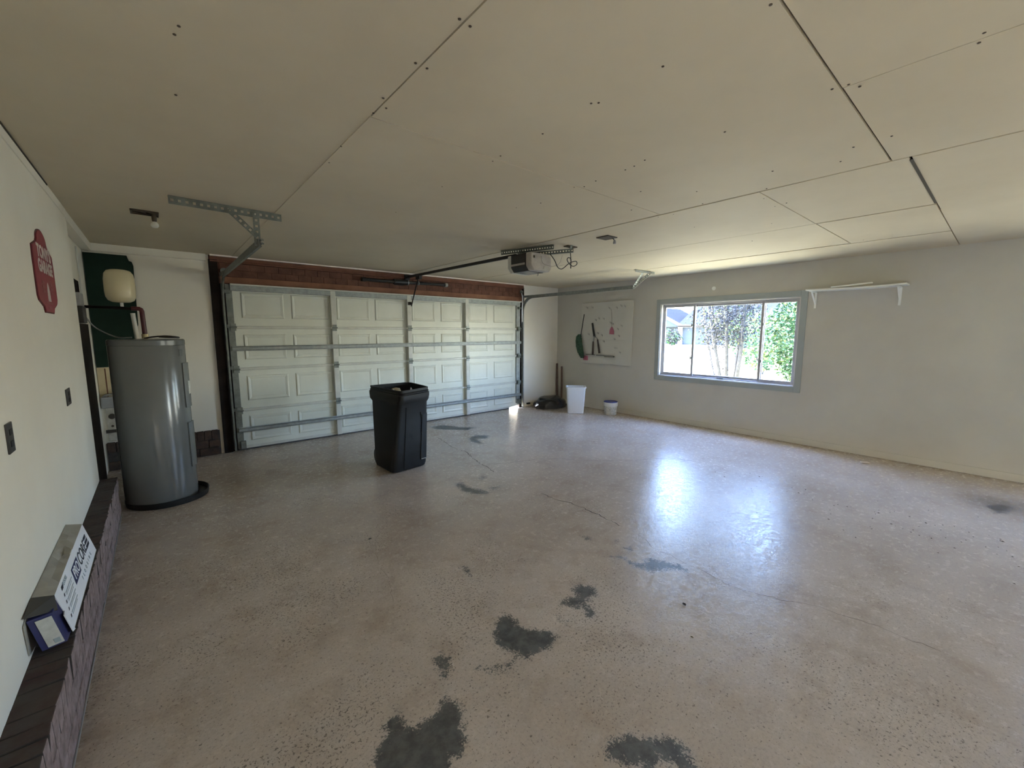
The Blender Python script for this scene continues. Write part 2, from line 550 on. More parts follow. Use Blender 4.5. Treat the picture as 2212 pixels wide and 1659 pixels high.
# ------------------------------------------------------------------ floor with worn patches
STAINS = [
 ([(-0.24,-5.08),(-0.20,-5.03),(-0.15,-4.99),(-0.12,-4.94),(-0.09,-4.94),(-0.10,-5.02),(-0.05,-5.04),(0.01,-5.04),(0.06,-5.03),(0.09,-5.00),(0.12,-5.03),(0.11,-5.09),(0.07,-5.14),(0.06,-5.19),(0.03,-5.22),(-0.01,-5.21),(-0.03,-5.21),(-0.04,-5.25),(-0.10,-5.30),(-0.23,-5.19)],1.0),
 ([(0.55,-4.78),(0.62,-4.75),(0.64,-4.81),(0.62,-4.87),(0.66,-4.94),(0.71,-4.99),(0.72,-5.04),(0.65,-5.06),(0.57,-5.04),(0.52,-5.04),(0.51,-4.98),(0.48,-4.93),(0.48,-4.88),(0.51,-4.82)],1.0),
 ([(0.31,-4.91),(0.34,-4.95),(0.41,-4.99),(0.49,-5.00),(0.47,-5.05),(0.43,-5.07),(0.37,-5.06),(0.33,-5.03),(0.28,-4.97)],0.72),
 ([(0.18,-4.77),(0.21,-4.77),(0.23,-4.80),(0.21,-4.84),(0.18,-4.88),(0.16,-4.89),(0.17,-4.83)],0.95),
 ([(1.08,-4.83),(1.16,-4.84),(1.20,-4.89),(1.18,-4.95),(1.11,-4.96),(1.07,-4.95),(1.02,-4.97),(0.97,-4.96),(0.94,-4.88),(0.99,-4.86),(1.06,-4.90)],0.9),
 ([(1.02,-4.98),(1.05,-4.99),(1.03,-5.04),(0.98,-5.07),(0.97,-5.04)],0.9),
 ([(0.87,-4.89),(0.90,-4.91),(0.84,-4.96),(0.87,-5.01),(0.84,-5.03),(0.82,-5.00),(0.82,-4.95)],0.75),
 ([(0.46,-5.57),(0.51,-5.58),(0.57,-5.61),(0.59,-5.66),(0.66,-5.70),(0.67,-5.75),(0.64,-5.77),(0.64,-5.81),(0.60,-5.83),(0.59,-5.80),(0.61,-5.75),(0.57,-5.71),(0.51,-5.70),(0.51,-5.67),(0.46,-5.63),(0.44,-5.59)],1.0),
 ([(1.57,-4.75),(1.64,-4.80),(1.63,-4.88),(1.65,-4.95),(1.75,-4.93),(1.77,-4.95),(1.83,-5.07),(1.85,-5.12),(1.81,-5.20),(1.75,-5.11),(1.62,-5.04),(1.58,-4.94),(1.61,-4.83)],0.85),
 ([(1.74,-4.74),(1.80,-4.76),(1.78,-4.82),(1.73,-4.82)],0.8),
 ([(1.76,-4.63),(1.82,-4.64),(1.81,-4.68),(1.75,-4.67)],0.75),
 ([(1.65,-4.43),(1.68,-4.49),(1.63,-4.50)],0.9),
 ([(0.71,-4.18),(0.74,-4.22),(0.70,-4.31),(0.68,-4.29),(0.70,-4.23)],0.85),
 ([(1.49,-2.86),(1.59,-2.87),(1.56,-3.03),(1.62,-3.16),(1.65,-3.27),(1.58,-3.31),(1.49,-3.23),(1.44,-3.09)],0.8),
 ([(1.68,-3.13),(1.90,-3.21),(1.73,-3.29),(1.66,-3.23)],0.7),
 ([(1.78,-2.87),(1.89,-2.84),(1.89,-2.93),(1.75,-2.97)],0.75),
 ([(2.63,-1.38),(2.87,-1.28),(3.04,-1.48),(2.88,-1.65),(2.75,-1.60),(2.67,-1.85),(2.55,-1.80),(2.54,-1.59)],0.66),
 ([(2.57,-0.34),(2.87,-0.38),(3.01,-0.72),(3.25,-0.92),(2.91,-1.05),(2.68,-0.79),(2.52,-0.59)],0.66),
 ([(4.86,-6.35),(5.11,-6.49),(4.97,-6.61),(4.74,-6.59),(4.60,-6.44)],0.6),
 ([(-0.30,-4.94),(-0.24,-4.90),(-0.20,-4.92),(-0.23,-4.96),(-0.28,-4.97)],0.6),
 ([(-0.11,-4.86),(-0.07,-4.86),(-0.05,-4.91),(-0.08,-4.92),(-0.12,-4.91)],0.6),
 ([(0.87,-4.44),(0.92,-4.43),(0.93,-4.49),(0.88,-4.50)],0.62),
]

def build_floor():
    st = 0.02
    xs = np.arange(-1.32, XR + 0.14, st)
    ys = np.arange(YB - 0.1, 0.14, st)
    X, Y = np.meshgrid(xs, ys)
    wear = np.zeros_like(X)
    for poly, s in STAINS:
        P = np.array(poly)
        x0, y0 = P.min(0) - 0.2
        x1, y1 = P.max(0) + 0.2
        sel = (X > x0) & (X < x1) & (Y > y0) & (Y < y1)
        px, py = X[sel], Y[sel]
        dist = np.full(px.shape, 9.0)
        ins = np.zeros(px.shape, bool)
        n = len(P)
        for i in range(n):
            ax, ay = P[i]
            bx, by = P[(i + 1) % n]
            dx, dy = bx - ax, by - ay
            t = np.clip(((px - ax) * dx + (py - ay) * dy) / (dx * dx + dy * dy), 0, 1)
            dist = np.minimum(dist, np.hypot(px - ax - t * dx, py - ay - t * dy))
            if by != ay:
                ins ^= ((ay > py) != (by > py)) & (px < (bx - ax) * (py - ay) / (by - ay) + ax)
        sd = np.where(ins, -dist, dist)
        val = s * np.clip(0.54 - sd / 0.22, 0, 1.0)
        val = np.where(ins, np.maximum(val, s * 0.6), val)
        wear[sel] = np.maximum(wear[sel], val)
    # dirt drifted against the base of the walls and around the door corner
    gr = np.clip(1 - (XR - X) / 0.35, 0, 1) * 0.6
    gr = np.maximum(gr, np.clip(1 - (0.1 - Y) / 0.5, 0, 1) * 0.55)
    gr = np.maximum(gr, np.clip(1 - np.hypot(X - 5.6, Y + 0.3) / 1.6, 0, 1) * 0.75)
    gr = np.maximum(gr, np.clip(1 - np.hypot(X - 5.0, Y + 6.5) / 0.6, 0, 1) * 0.8)
    gr = np.maximum(gr, np.clip(1 - (X + 1.07) / 0.3, 0, 1) * 0.5)
    ny, nx = X.shape
    co = np.stack([X, Y, np.zeros_like(X)], -1).reshape(-1, 3)
    idx = np.arange(nx * ny).reshape(ny, nx)
    q = np.stack([idx[:-1, :-1], idx[:-1, 1:], idx[1:, 1:], idx[1:, :-1]], -1).reshape(-1, 4)
    me = bpy.data.meshes.new('floor')
    me.vertices.add(len(co))
    me.vertices.foreach_set('co', co.ravel())
    me.loops.add(q.size)
    me.loops.foreach_set('vertex_index', q.ravel().astype(np.int32))
    me.polygons.add(len(q))
    me.polygons.foreach_set('loop_start', np.arange(0, q.size, 4, dtype=np.int32))
    me.polygons.foreach_set('loop_total', np.full(len(q), 4, dtype=np.int32))
    me.update()
    for nm, arr in (('wear', wear), ('grime', gr)):
        at = me.attributes.new(nm, 'FLOAT', 'POINT')
        at.data.foreach_set('value', arr.ravel().astype(np.float32))
    me.materials.append(M['floor'])
    o = bpy.data.objects.new('floor', me)
    COL.objects.link(o)
    return structure(o, 'worn taupe painted concrete garage floor with grey bare patches')
floor = build_floor()
ORIGIN['floor'] = (0, 0, 0)

CRACKS = [
 ([(2.332,-1.086),(2.29,-1.35),(2.221,-1.647),(2.232,-2.001),(2.15,-2.25),(2.094,-2.487),(2.078,-2.673),(2.025,-2.837)],0.010,'hairline floor crack beside the black bin'),
 ([(2.0,-3.6),(2.0,-3.821),(2.042,-3.96),(2.05,-4.1),(2.041,-4.216),(2.037,-4.343),(2.014,-4.543)],0.009,None),
 ([(1.98,-4.733),(1.90,-4.883),(1.89,-5.192),(1.859,-5.494),(1.93,-5.65),(2.006,-5.787),(2.044,-5.888),(2.076,-6.024),(2.084,-6.189),(2.092,-6.338)],0.003,None),
 ([(2.128,-2.561),(2.37,-2.697),(2.723,-2.806),(2.954,-2.976),(3.157,-3.245),(3.457,-3.499),(3.764,-3.686),(4.016,-3.849),(4.1,-4.043),(4.139,-4.194)],0.006,None),
 ([(0.334,-3.606),(0.318,-3.767),(0.275,-4.03),(0.209,-4.241)],0.0011,None),
]
for pts, w, lab in CRACKS:
    fine = []
    for (ax, ay), (bx, by) in zip(pts[:-1], pts[1:]):
        n = max(2, int(math.hypot(bx - ax, by - ay) / 0.03))
        for k in range(n):
            t = k / n
            fine.append((ax + (bx - ax) * t + rnd.gauss(0, 0.006), ay + (by - ay) * t + rnd.gauss(0, 0.006)))
    fine.append(pts[-1])
    mb = MB()
    ws = [w * (0.35 + 0.65 * abs(math.sin(i * 0.37 + 1.3 * math.sin(i * 0.11)))) for i in range(len(fine))]
    ws[0] = ws[-1] = 0.0006
    L, R = [], []
    for i, (x, y) in enumerate(fine):
        a, b = fine[max(0, i - 1)], fine[min(len(fine) - 1, i + 1)]
        d = math.hypot(b[0] - a[0], b[1] - a[1]) or 1
        nx_, ny_ = -(b[1] - a[1]) / d, (b[0] - a[0]) / d
        L.append((x + nx_ * ws[i] / 2, y + ny_ * ws[i] / 2, 0.0007))
        R.append((x - nx_ * ws[i] / 2, y - ny_ * ws[i] / 2, 0.0007))
    n = len(fine)
    mb.add(L + R, [(i, i + 1, n + i + 1, n + i) for i in range(n - 1)])
    mb.build('crack', 'crack', floor, recalc=False)

# ------------------------------------------------------------------ ceiling
ceil = structure(MB().box(-1.4, XR + 0.3, YB - 0.2, 0.45, H + 0.012, H + 0.25).build('ceiling', 'void'),
                 'unfinished drywall ceiling with open joints')
PANELS = [
 (-1.25, .0748, YB, 0.1), (.0795, 2.444, -5.881, -4.505), (.0755, 1.468, -4.4985, 0.1), (1.474, 2.444, -4.4975, 0.1),
 (.079, 1.380, YB, -5.890), (1.390, 2.456, YB, -5.890),
 (2.462, 3.728, -5.955, -5.223), (2.462, 3.728, -5.217, -2.301), (2.462, 3.734, -2.2995, 0.1),
 (3.752, 4.990, -5.957, -5.226), (3.752, 4.990, -5.214, -2.603), (3.746, 4.996, -2.599, 0.1),
 (5.010, XR, -5.957, -3.622), (5.005, XR, -3.617, 0.1),
 (2.464, 3.957, YB, -5.968), (3.963, XR, YB, -5.964)]
for i, (x0, x1, y0, y1) in enumerate(PANELS):
    dz = (i * 7 % 5) * 0.0008
    MB().box(x0, x1, y0, y1, H - dz, H + 0.012).build('drywall_panel', 'ceil', ceil)
# dark open crack near the window
MB().box(2.5, 3.7, -5.968, -5.953, H - 0.0045, H - 0.001).build('open_joint', 'void', ceil)
NAILS = [(-0.584,-4.655),(-0.593,-4.6),(-0.578,-4.169),(0.059,-5.237),(0.1,-5.233),(0.055,-4.963),(0.1,-4.963),(0.06,-4.678),(0.1,-4.614),(0.075,-4.54),(0.077,-4.12),(0.094,-3.869),(0.71,-5.861),(0.732,-5.512),(0.728,-5.194),(0.748,-5.216),(0.762,-4.875),(1.403,-5.441),(2.071,-5.793),(2.058,-5.94),(1.36,-5.861),(1.37,-5.91),(1.42,-5.934),(1.348,-6.253),(1.405,-6.24),(1.475,-4.53),(1.451,-4.643),(1.439,-4.867),(1.431,-4.932),(1.403,-5.017),(1.838,-4.712),(2.159,-4.424),(2.125,-4.954),(2.114,-5.411),(2.42,-5.277),(2.629,-5.189),(2.897,-5.173),(2.872,-5.256),(3.432,-4.977),(4.065,-4.591),(0.775,-4.47),(0.766,-4.55),(0.772,-3.938),(0.799,-3.192),(2.42,-4.854),(2.244,-5.704),(4.885,-5.343),(2.514,-4.575),(2.495,-4.453),(3.046,-4.483),(1.434,-4.48),(1.503,-4.098),(1.44,-3.898)]
nail_me = None
for x, y in NAILS:
    if nail_me is None:
        o = MB().lathe((x, y, H - 0.0045), [(0.003, 0), (0.005, 0.0012), (0.005, 0.003)], 8).build('nail_head', 'nail', ceil)
        nail_me = o.data
        nx0, ny0 = x, y
    else:
        o = bpy.data.objects.new('nail_head', nail_me)
        o.location = (x - nx0, y - ny0, 0)
        COL.objects.link(o)
        o.parent = ceil

# ------------------------------------------------------------------ walls
WY0, WY1, WZ0, WZ1 = -4.535, -2.465, 0.79, 2.025
mb = MB()
VY0, VY1 = -8.40, -7.40                                     # added unseen window behind the viewer, for fill daylight
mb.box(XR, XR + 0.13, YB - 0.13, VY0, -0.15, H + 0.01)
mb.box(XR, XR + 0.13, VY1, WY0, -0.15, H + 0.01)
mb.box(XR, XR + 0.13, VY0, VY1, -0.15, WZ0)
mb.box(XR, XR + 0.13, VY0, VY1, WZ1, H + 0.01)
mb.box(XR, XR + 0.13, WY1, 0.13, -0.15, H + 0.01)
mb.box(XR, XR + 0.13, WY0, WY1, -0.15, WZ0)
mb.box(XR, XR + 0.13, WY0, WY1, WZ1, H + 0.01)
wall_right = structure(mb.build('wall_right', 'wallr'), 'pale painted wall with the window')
for y, z0, z1 in ((-1.30, 0.09, 0.9), (-1.30, 2.13, 2.48), (-4.72, 0.09, 2.06), (-4.72, 2.15, 2.48), (-5.94, 0.09, 2.48), (-6.5, 0.09, 2.48)):
    MB().box(XR - 0.0006, XR + 0.01, y - 0.0007, y + 0.0007, z0, z1).build('wall_seam', 'reveal', wall_right)
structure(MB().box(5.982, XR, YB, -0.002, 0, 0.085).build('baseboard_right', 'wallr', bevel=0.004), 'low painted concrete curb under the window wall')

structure(MB().box(XL - 0.14, XL, YB - 0.13, -1.60, 0.314, H + 0.01).build('wall_left', 'wall'), 'cream drywall on the house side')
structure(MB().box(-1.40, -1.25, -1.60, 0.13, -0.15, H + 0.01).build('wall_side', 'wall'), 'recessed cream wall behind the water heater')
structure(MB().box(XL - 0.14, XR + 0.13, YB - 0.13, YB, -0.15, H + 0.01).build('wall_rear', 'wall'), 'rear wall behind the viewer')
mb = MB()
mb.box(-1.40, -0.16, 0.0, 0.13, -0.15, H + 0.01)
mb.box(4.985, XR + 0.13, 0.0, 0.13, -0.15, H + 0.01)
mb.box(-0.16, 4.985, 0.06, 0.13, 2.13, H + 0.01)
structure(mb.build('wall_front', 'wall'), 'cream wall around the garage door')

# ceiling-line trims
structure(MB().box(-1.25, XL + 0.004, -1.62, 0, 2.405, H).build('trim_1', 'wall', bevel=0.002), 'pale strip at the ceiling line by the corner')
structure(MB().box(-1.25, -0.19, -0.045, 0, 2.405, H).build('trim_2', 'wall', bevel=0.002), 'pale strip at the ceiling above the water heater')
structure(MB().box(XL, XL + 0.006, -7.0, -1.62, 2.425, H).build('trim_3', 'wall', bevel=0.001), 'taped strip at the top of the side wall')
structure(MB().box(-0.15, 4.98, -0.075, -0.030, H - 0.016, H).build('trim_4', 'striplit', bevel=0.001), 'drywall edge above the header, coloured bright as caught light')
# dark crack between side wall and ceiling
structure(MB().box(XL, XL + 0.010, -3.4, -2.35, H - 0.010, H - 0.001).build('trim_5', 'void'), 'dark gap along the ceiling edge')

# ------------------------------------------------------------------ brick bases
bl = structure(MB().box(-1.30, -1.078, -6.6, -1.56, 0.0, 0.306).build('baseboard_left', 'mortar'), 'brick ledge along the cream side wall')
ORIGIN['baseboard_left'] = (0, 0, 0)
def brick(mb, x0, x1, y0, y1, z0, z1, mi=0, j=0.004):
    r = lambda: rnd.uniform(-j, j)
    vs_ = [(x + r() * 0.6, y + r() * 0.5, z + r() * 0.7) for x in (x0, x1) for y in (y0, y1) for z in (z0, z1)]
    mb.add(vs_, [(0, 1, 3, 2), (4, 6, 7, 5), (0, 4, 5, 1), (2, 3, 7, 6), (0, 2, 6, 4), (1, 5, 7, 3)], mi)
y = -1.565
while y > -6.5:
    mb = MB()
    brick(mb, -1.29, -1.066, y - 0.066, y, 0.205, 0.312, [0, 0, 2, 2, 0, 1], 0.006)
    mb.build('brick', ['parge', 'dustbrick', 'mortar'], bl, bevel=0.004)
    y -= 0.0705
for row in range(2):
    y = -1.565 - (0.1 if row else 0)
    z0 = 0.003 + row * 0.101
    while y > -6.5:
        mb = MB()
        brick(mb, -1.2, -1.067, y - 0.196, y, z0, z0 + 0.095, 0, 0.004)
        mb.build('brick', 'parge', bl, bevel=0.004)
        y -= 0.203
MB().box(-1.068, -1.061, -6.4, -1.7, 0.0005, 0.005).build('paint_edge', 'greybox', bl, bevel=0.003)
bf = structure(MB().box(-1.24, -0.20, -0.02, 0.001, 0.0, 0.31).build('baseboard_front', 'mortar'), 'dark brick base under the front wall')
ORIGIN['baseboard_front'] = (0, 0, 0)
x = -1.235
while x < -0.22:
    mb = MB()
    brick(mb, x, min(x + 0.066, -0.205), -0.035, 0.0, 0.205, 0.318, 0, 0.003)
    mb.build('brick', 'basebrick', bf, bevel=0.003)
    x += 0.073
for row in range(2):
    x = -1.235 + row * 0.1
    while x < -0.25:
        mb = MB()
        brick(mb, x, min(x + 0.196, -0.205), -0.033, 0.0, 0.004 + row * 0.1, 0.097 + row * 0.1, 0, 0.003)
        mb.build('brick', 'basebrick', bf, bevel=0.003)
        x += 0.204

# ------------------------------------------------------------------ header and jambs of the garage door
hd = structure(MB().box(-0.16, 4.985, 0.012, 0.06, 2.14, H).build('trim_6', 'header'), 'red brown header over the garage door')
ORIGIN['trim_6'] = (0, 0, 0)
MB().box(-0.15, 4.98, -0.012, 0.012, 2.150, 2.235).build('header_board', 'headerboard', hd, bevel=0.003)
MB().box(-0.15, 4.98, -0.030, 0.012, 2.425, 2.473).build('header_board', 'header', hd, bevel=0.003)
MB().box(-0.15, 4.98, -0.036, 0.012, 2.405, 2.423).build('header_strip', 'header', hd, bevel=0.002)
for row in range(2):
    x = -0.14 - row * 0.08
    z0 = 2.238 + row * 0.084
    while x < 4.96:
        x1 = min(x + 0.160, 4.975)
        mb = MB()
        brick(mb, max(x, -0.145), x1, -0.002, 0.014, z0, z0 + 0.080, 0, 0.0016)
        mb.build('brick', 'headerbrick', hd)
        x += 0.164
structure(MB().box(-0.165, -0.075, -0.035, 0.06, 0, 2.43).build('trim_7', 'jamb', bevel=0.003), 'dark brown door post near the water heater')
structure(MB().box(-0.075, 0.005, 0.0, 0.06, 0, 2.15).build('trim_8', 'jamb', bevel=0.003), 'dark inner door jamb near the water heater')
structure(MB().box(4.955, 4.99, -0.03, 0.06, 0, 2.43).build('trim_9', 'jamb', bevel=0.003), 'dark brown door post near the white bin')
structure(MB().box(4.895, 4.955, 0.0, 0.06, 0, 2.15).build('trim_10', 'jamb', bevel=0.003), 'dark inner door jamb near the white bin')

# ------------------------------------------------------------------ sectional garage door
door = empty('door_1', (2.44, 0, 0))
structure(door, 'pale grey four section garage door with raised panels')
SECZ = [0.022, 0.537, 1.074, 1.610, 2.147]
PX = [(0.14, 0.633), (0.724, 1.215), (1.325, 1.816), (1.904, 2.400), (2.525, 2.960), (3.071, 3.510), (3.650, 4.089), (4.233, 4.719)]
STX = [1.265, 2.454, 3.585]
hinge_me = None
def hinge(x, z):
    global hinge_me
    if hinge_me is None:
        mb = MB()
        mb.box(x - 0.030, x + 0.030, -0.072, -0.064, z - 0.045, z + 0.045)
        mb.cyl((x - 0.034, -0.076, z), (x + 0.038, -0.076, z), 0.009, 8)
        mb.cyl((x - 0.015, -0.074, z + 0.03), (x - 0.015, -0.064, z + 0.03), 0.006, 6)
        mb.cyl((x + 0.015, -0.074, z - 0.03), (x + 0.015, -0.064, z - 0.03), 0.006, 6)
        o = mb.build('hinge', 'galvd', door)
        hinge_me = (o.data, x, z)
    else:
        o = bpy.data.objects.new('hinge', hinge_me[0])
        o.location = (x - hinge_me[1], 0, z - hinge_me[2])
        COL.objects.link(o)
        o.parent = door
for k in range(4):
    z0, z1 = SECZ[k], SECZ[k + 1] - 0.002
    mb = MB()
    if k == 0:
        mb.box(0.0, 4.60, 0.0, 0.045, z0, z1)
        mb.add([(4.60, yy, zz) for yy in (0, .045) for zz in (z0, z1)] + [(4.88, yy, zz) for yy in (0, .045) for zz in (0.055, z1)],
               [(0, 1, 3, 2), (4, 6, 7, 5), (0, 4, 5, 1), (2, 3, 7, 6), (0, 2, 6, 4), (1, 5, 7, 3)])
    else:
        mb.box(0.0, 4.88, 0.0, 0.045, z0, z1)
        mb.box(0.0, 4.88, 0.006, 0.039, z0 - 0.012, z0 + 0.004)
    sec = mb.build('section', 'door', door)
    for (a, b) in PX:
        zb = SECZ[k] + 0.115 if k else 0.115
        zt = SECZ[k] + 0.442 if k else 0.445
        mb = MB()
        loops = [(0, 0.0005), (0.010, -0.011), (0.018, -0.012), (0.046, -0.003), (0.050, -0.0045)]
        rs = [[(a + i, yv, zb + i), (b - i, yv, zb + i), (b - i, yv, zt - i), (a + i, yv, zt - i)] for i, yv in loops]
        mb.rings(rs, False, True)
        mb.build('raised_panel', 'door', sec)
    # rolled rail along the joint above this section, broken at the stiles
    edges = [0.055] + [v for s in STX for v in (s - 0.036, s + 0.036)] + [4.785]
    for q in range(0, len(edges), 2):
        if k < 3:
            mb = MB()
            mb.box(edges[q], edges[q + 1], -0.030, 0.0, z1 - 0.020, z1 + 0.016)
            mb.build('joint_rail', 'stile', sec, bevel=0.006)
    if k == 0:
        MB().box(0.02, 4.6, -0.012, 0.03, z0 - 0.004, z0 + 0.030).build('bottom_rail', 'stile', sec, bevel=0.003)
    for s in STX:
        MB().box(s - 0.036, s + 0.036, -0.066, 0.0, z0 + (0.012 if k else 0.004), z1 - 0.014).build('stile', 'stile', sec, bevel=0.006)
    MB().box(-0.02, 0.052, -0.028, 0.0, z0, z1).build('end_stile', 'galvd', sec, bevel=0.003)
    MB().box(4.79, 4.885, -0.028, 0.0, z0 if k else 0.1, z1).build('end_stile', 'galv', sec, bevel=0.003)
    if k < 3:
        for s in STX + [0.03, 4.83]:
            hinge(s, z1)
def strut(z, h, d, x0, x1, m):
    mb = MB()
    t = 0.004
    y0 = -0.066
    mb.box(x0, x1, y0 - d, y0 - d + t, z, z + h)
    mb.box(x0, x1, y0 - d, y0, z + h - t, z + h)
    mb.box(x0, x1, y0 - d, y0, z, z + t)
    mb.box(x0, x1, y0 - t, y0, z - 0.012, z + 0.012)
    mb.box(x0, x1, y0 - t, y0, z + h - 0.012, z + h + 0.012)
    mb.build('strut', m, door)
strut(1.318, 0.040, 0.032, 0.0, 4.86, 'galv')
strut(0.262, 0.040, 0.032, 0.0, 4.86, 'galv')
mb = MB()
mb.box(0.03, 4.86, -0.100, 0.0, 2.130, 2.147, 0)
mb.box(0.03, 4.86, -0.062, 0.0, 2.066, 2.130, 1)  # lighter flange, darker web: bright top and shadow below put into the colours
mb.build('top_strut', ['stile', 'galv'], door)
# bottom seal, missing at the last bit where daylight comes in
MB().box(0.0, 4.62, -0.004, 0.04, -0.001, 0.026).build('bottom_seal', 'rubber', door)
MB().box(0.01, 0.07, -0.07, -0.028, 0.03, 0.13).build('corner_bracket', 'galvd', door, bevel=0.003)
MB().box(4.80, 4.87, -0.07, -0.028, 0.09, 0.19).build('corner_bracket', 'galvd', door, bevel=0.003)
for x, zz in ((0.015, 0.55), (0.015, 1.09), (0.015, 1.62), (0.015, 2.05), (4.865, 0.55), (4.865, 1.09), (4.865, 1.62), (4.865, 2.02)):
    s = -1 if x < 1 else 1
    mb = MB()
    mb.cyl((x, -0.05, zz), (x + s * 0.075, -0.05, zz), 0.006, 8)
    mb.cyl((x + s * 0.050, -0.05, zz), (x + s * 0.070, -0.05, zz), 0.021, 12)
    mb.box(x - 0.045, x + 0.01, -0.056, -0.026, zz - 0.022, zz + 0.022)
    mb.build('roller', 'galvd', door)
# operator bracket on the middle stile
MB().box(2.435, 2.475, -0.105, -0.058, 1.98, 2.03).build('operator_bracket', 'blackmetal', door, bevel=0.003)

# ------------------------------------------------------------------ door tracks
def track(xc, inward, root, m):
    """C channel, opening towards the door (inward = +1 or -1 along x)"""
    yv, zt, r, yend = -0.052, 2.232, 0.30, -2.60
    path = [(yv, 0.02), (yv, 1.0), (yv, zt - r)]
    n = 10
    for i in range(1, n + 1):
        a = i / n * PI / 2
        path.append((yv - r + r * math.cos(a), zt - r + r * math.sin(a)))
    path.append((yend, zt))
    prof = [(0.0, -0.029), (0.020, -0.029), (0.020, -0.020), (0.017, -0.020), (0.017, -0.026), (0.003, -0.026),
            (0.003, 0.026), (0.017, 0.026), (0.017, 0.020), (0.020, 0.020), (0.020, 0.029), (0.0, 0.029)]
    def seg(i0, i1):
        rs = []
        for i in range(i0, i1 + 1):
            p = path[i]
            a, b = path[max(i - 1, 0)], path[min(i + 1, len(path) - 1)]
            d = Vector((0, b[0] - a[0], b[1] - a[1])).normalized()
            nn = Vector((0, -d.z, d.y))
            rs.append([Vector((xc + inward * (u - 0.01), p[0], p[1])) + nn * v for u, v in prof])
        return rs
    MB().rings(seg(0, 2)).build('vertical_track', m, root)
    MB().rings(seg(2, 2 + n)).build('curved_track', m, root, smooth=True)
    MB().rings(seg(2 + n, 3 + n)).build('horizontal_track', m, root)
    # wall angle carrying the vertical track
    mb = MB()
    perf_strip(mb, (xc - inward * 0.012, -0.030, 0.03), (xc - inward * 0.012, -0.030, 2.28), (0, 1, 0), 0.045, 0.003, 0.05, 0.016)
    mb.build('wall_angle', m, root)
    mb = MB()
    mb.bar((xc - inward * 0.014, -0.03, 2.245), (xc - inward * 0.014, -0.34, 2.245), 0.04, 0.004, (0, 0, 1))
    mb.build('flag_bracket', m, root)
lt = empty('door_track', (-0.048, -0.05, 0), 'steel door track rising beside the water heater and bending back under the ceiling', 'track')
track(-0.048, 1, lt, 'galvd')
mb = MB()
perf_strip(mb, (-0.579, -2.575, 2.455), (0.125, -2.535, 2.455), (0, 0, 1), 0.055, 0.004)
mb.bar((-0.579, -2.56, 2.4825), (0.125, -2.52, 2.4825), 0.034, 0.003, (0, 1, 0))
mb.build('ceiling_angle', 'galvd', lt)
mb = MB()
perf_strip(mb, (-0.055, -2.552, 2.47), (-0.055, -2.545, 2.215), (1, 0, 0), 0.044, 0.004)
mb.build('hanger_angle', 'galvd', lt)
mb = MB()
perf_strip(mb, (-0.235, -2.56, 2.455), (-0.055, -2.556, 2.285), (1, 0, 1), 0.038, 0.004)
mb.build('hanger_brace', 'galvd', lt)
mb = MB()
for zz in (2.235, 2.262):
    mb.cyl((-0.04, -2.56, zz), (-0.015, -2.56, zz), 0.006, 6)
    mb.cyl((-0.03, -2.575, zz), (-0.03, -2.54, zz), 0.008, 6)
mb.build('bolt', 'galvd', lt)
mb = MB()
mb.cyl((-0.02, -0.055, 2.30), (-0.02, -0.030, 2.30), 0.035, 16)
mb.cyl((-0.02, -0.075, 2.30), (-0.02, -0.05, 2.30), 0.012, 10)
mb.build('pulley', 'galvd', lt)

rtk = empty('door_track', (4.93, -0.05, 0), 'steel door track rising beside the black bag and bending back towards the window', 'track')
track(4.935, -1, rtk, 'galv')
mb = MB()
mb.bar((4.86, -2.665, 2.478), (5.34, -2.70, 2.478), 0.034, 0.003, (0, 1, 0))
mb.bar((4.86, -2.678, 2.462), (5.34, -2.713, 2.462), 0.032, 0.003, (0, 0, 1))
mb.build('ceiling_angle', 'galv', rtk)
mb = MB()
perf_strip(mb, (4.935, -2.60, 2.215), (5.22, -2.72, 2.47), (0, 0.6, 1), 0.040, 0.004, 0.038, 0.019)
mb.build('hanger_angle', 'galv', rtk)
mb = MB()
perf_strip(mb, (4.945, -2.60, 2.24), (5.06, -2.69, 2.465), (1, 0, 0), 0.040, 0.004, 0.038, 0.019)
mb.build('hanger_brace', 'galv', rtk)
mb = MB()
mb.cyl((4.90, -0.06, 2.34), (4.90, -0.03, 2.34), 0.032, 16)
mb.cyl((4.90, -0.085, 2.34), (4.90, -0.06, 2.34), 0.012, 10)
mb.build('pulley', 'galvd', rtk)
mb = MB()
mb.tube([(4.90, -0.06, 2.31), (4.915, -0.07, 2.2), (4.905, -0.07, 2.0), (4.905, -0.07, 1.75)], 0.010, 8)
mb.build('pulley_cable_guard', 'plastwhite', rtk)

# torsion spring on the header
ts = empty('torsion_spring', (2.44, -0.05, 2.34), 'dark torsion spring tube mounted on the red brown header', 'spring')
mb = MB()
mb.cyl((1.75, -0.065, 2.333), (2.36, -0.065, 2.333), 0.026, 14)
mb.build('spring_coil', 'blackmetal', ts)
mb = MB()
mb.cyl((2.44, -0.065, 2.338), (3.13, -0.065, 2.348), 0.024, 14)
mb.build('spring_coil', 'blackmetal', ts)
mb = MB()
mb.cyl((2.20, -0.065, 2.335), (2.43, -0.065, 2.337), 0.042, 16)
mb.box(2.24, 2.38, -0.04, 0.0, 2.29, 2.375)
mb.build('centre_bracket', 'blackmetal', ts)
mb = MB()
mb.cyl((2.43, -0.065, 2.337), (2.442, -0.065, 2.337), 0.046, 16)
mb.build('collar', 'galv', ts)
MB().cyl((2.62, -0.065, 2.341), (2.632, -0.065, 2.341), 0.034, 16).build('collar', 'galv', ts)
mb = MB()
mb.cyl((1.695, -0.065, 2.332), (1.75, -0.065, 2.333), 0.032, 14)
mb.box(1.70, 1.74, -0.06, 0.0, 2.31, 2.36)
mb.build('end_cap', 'blackmetal', ts)
mb = MB()
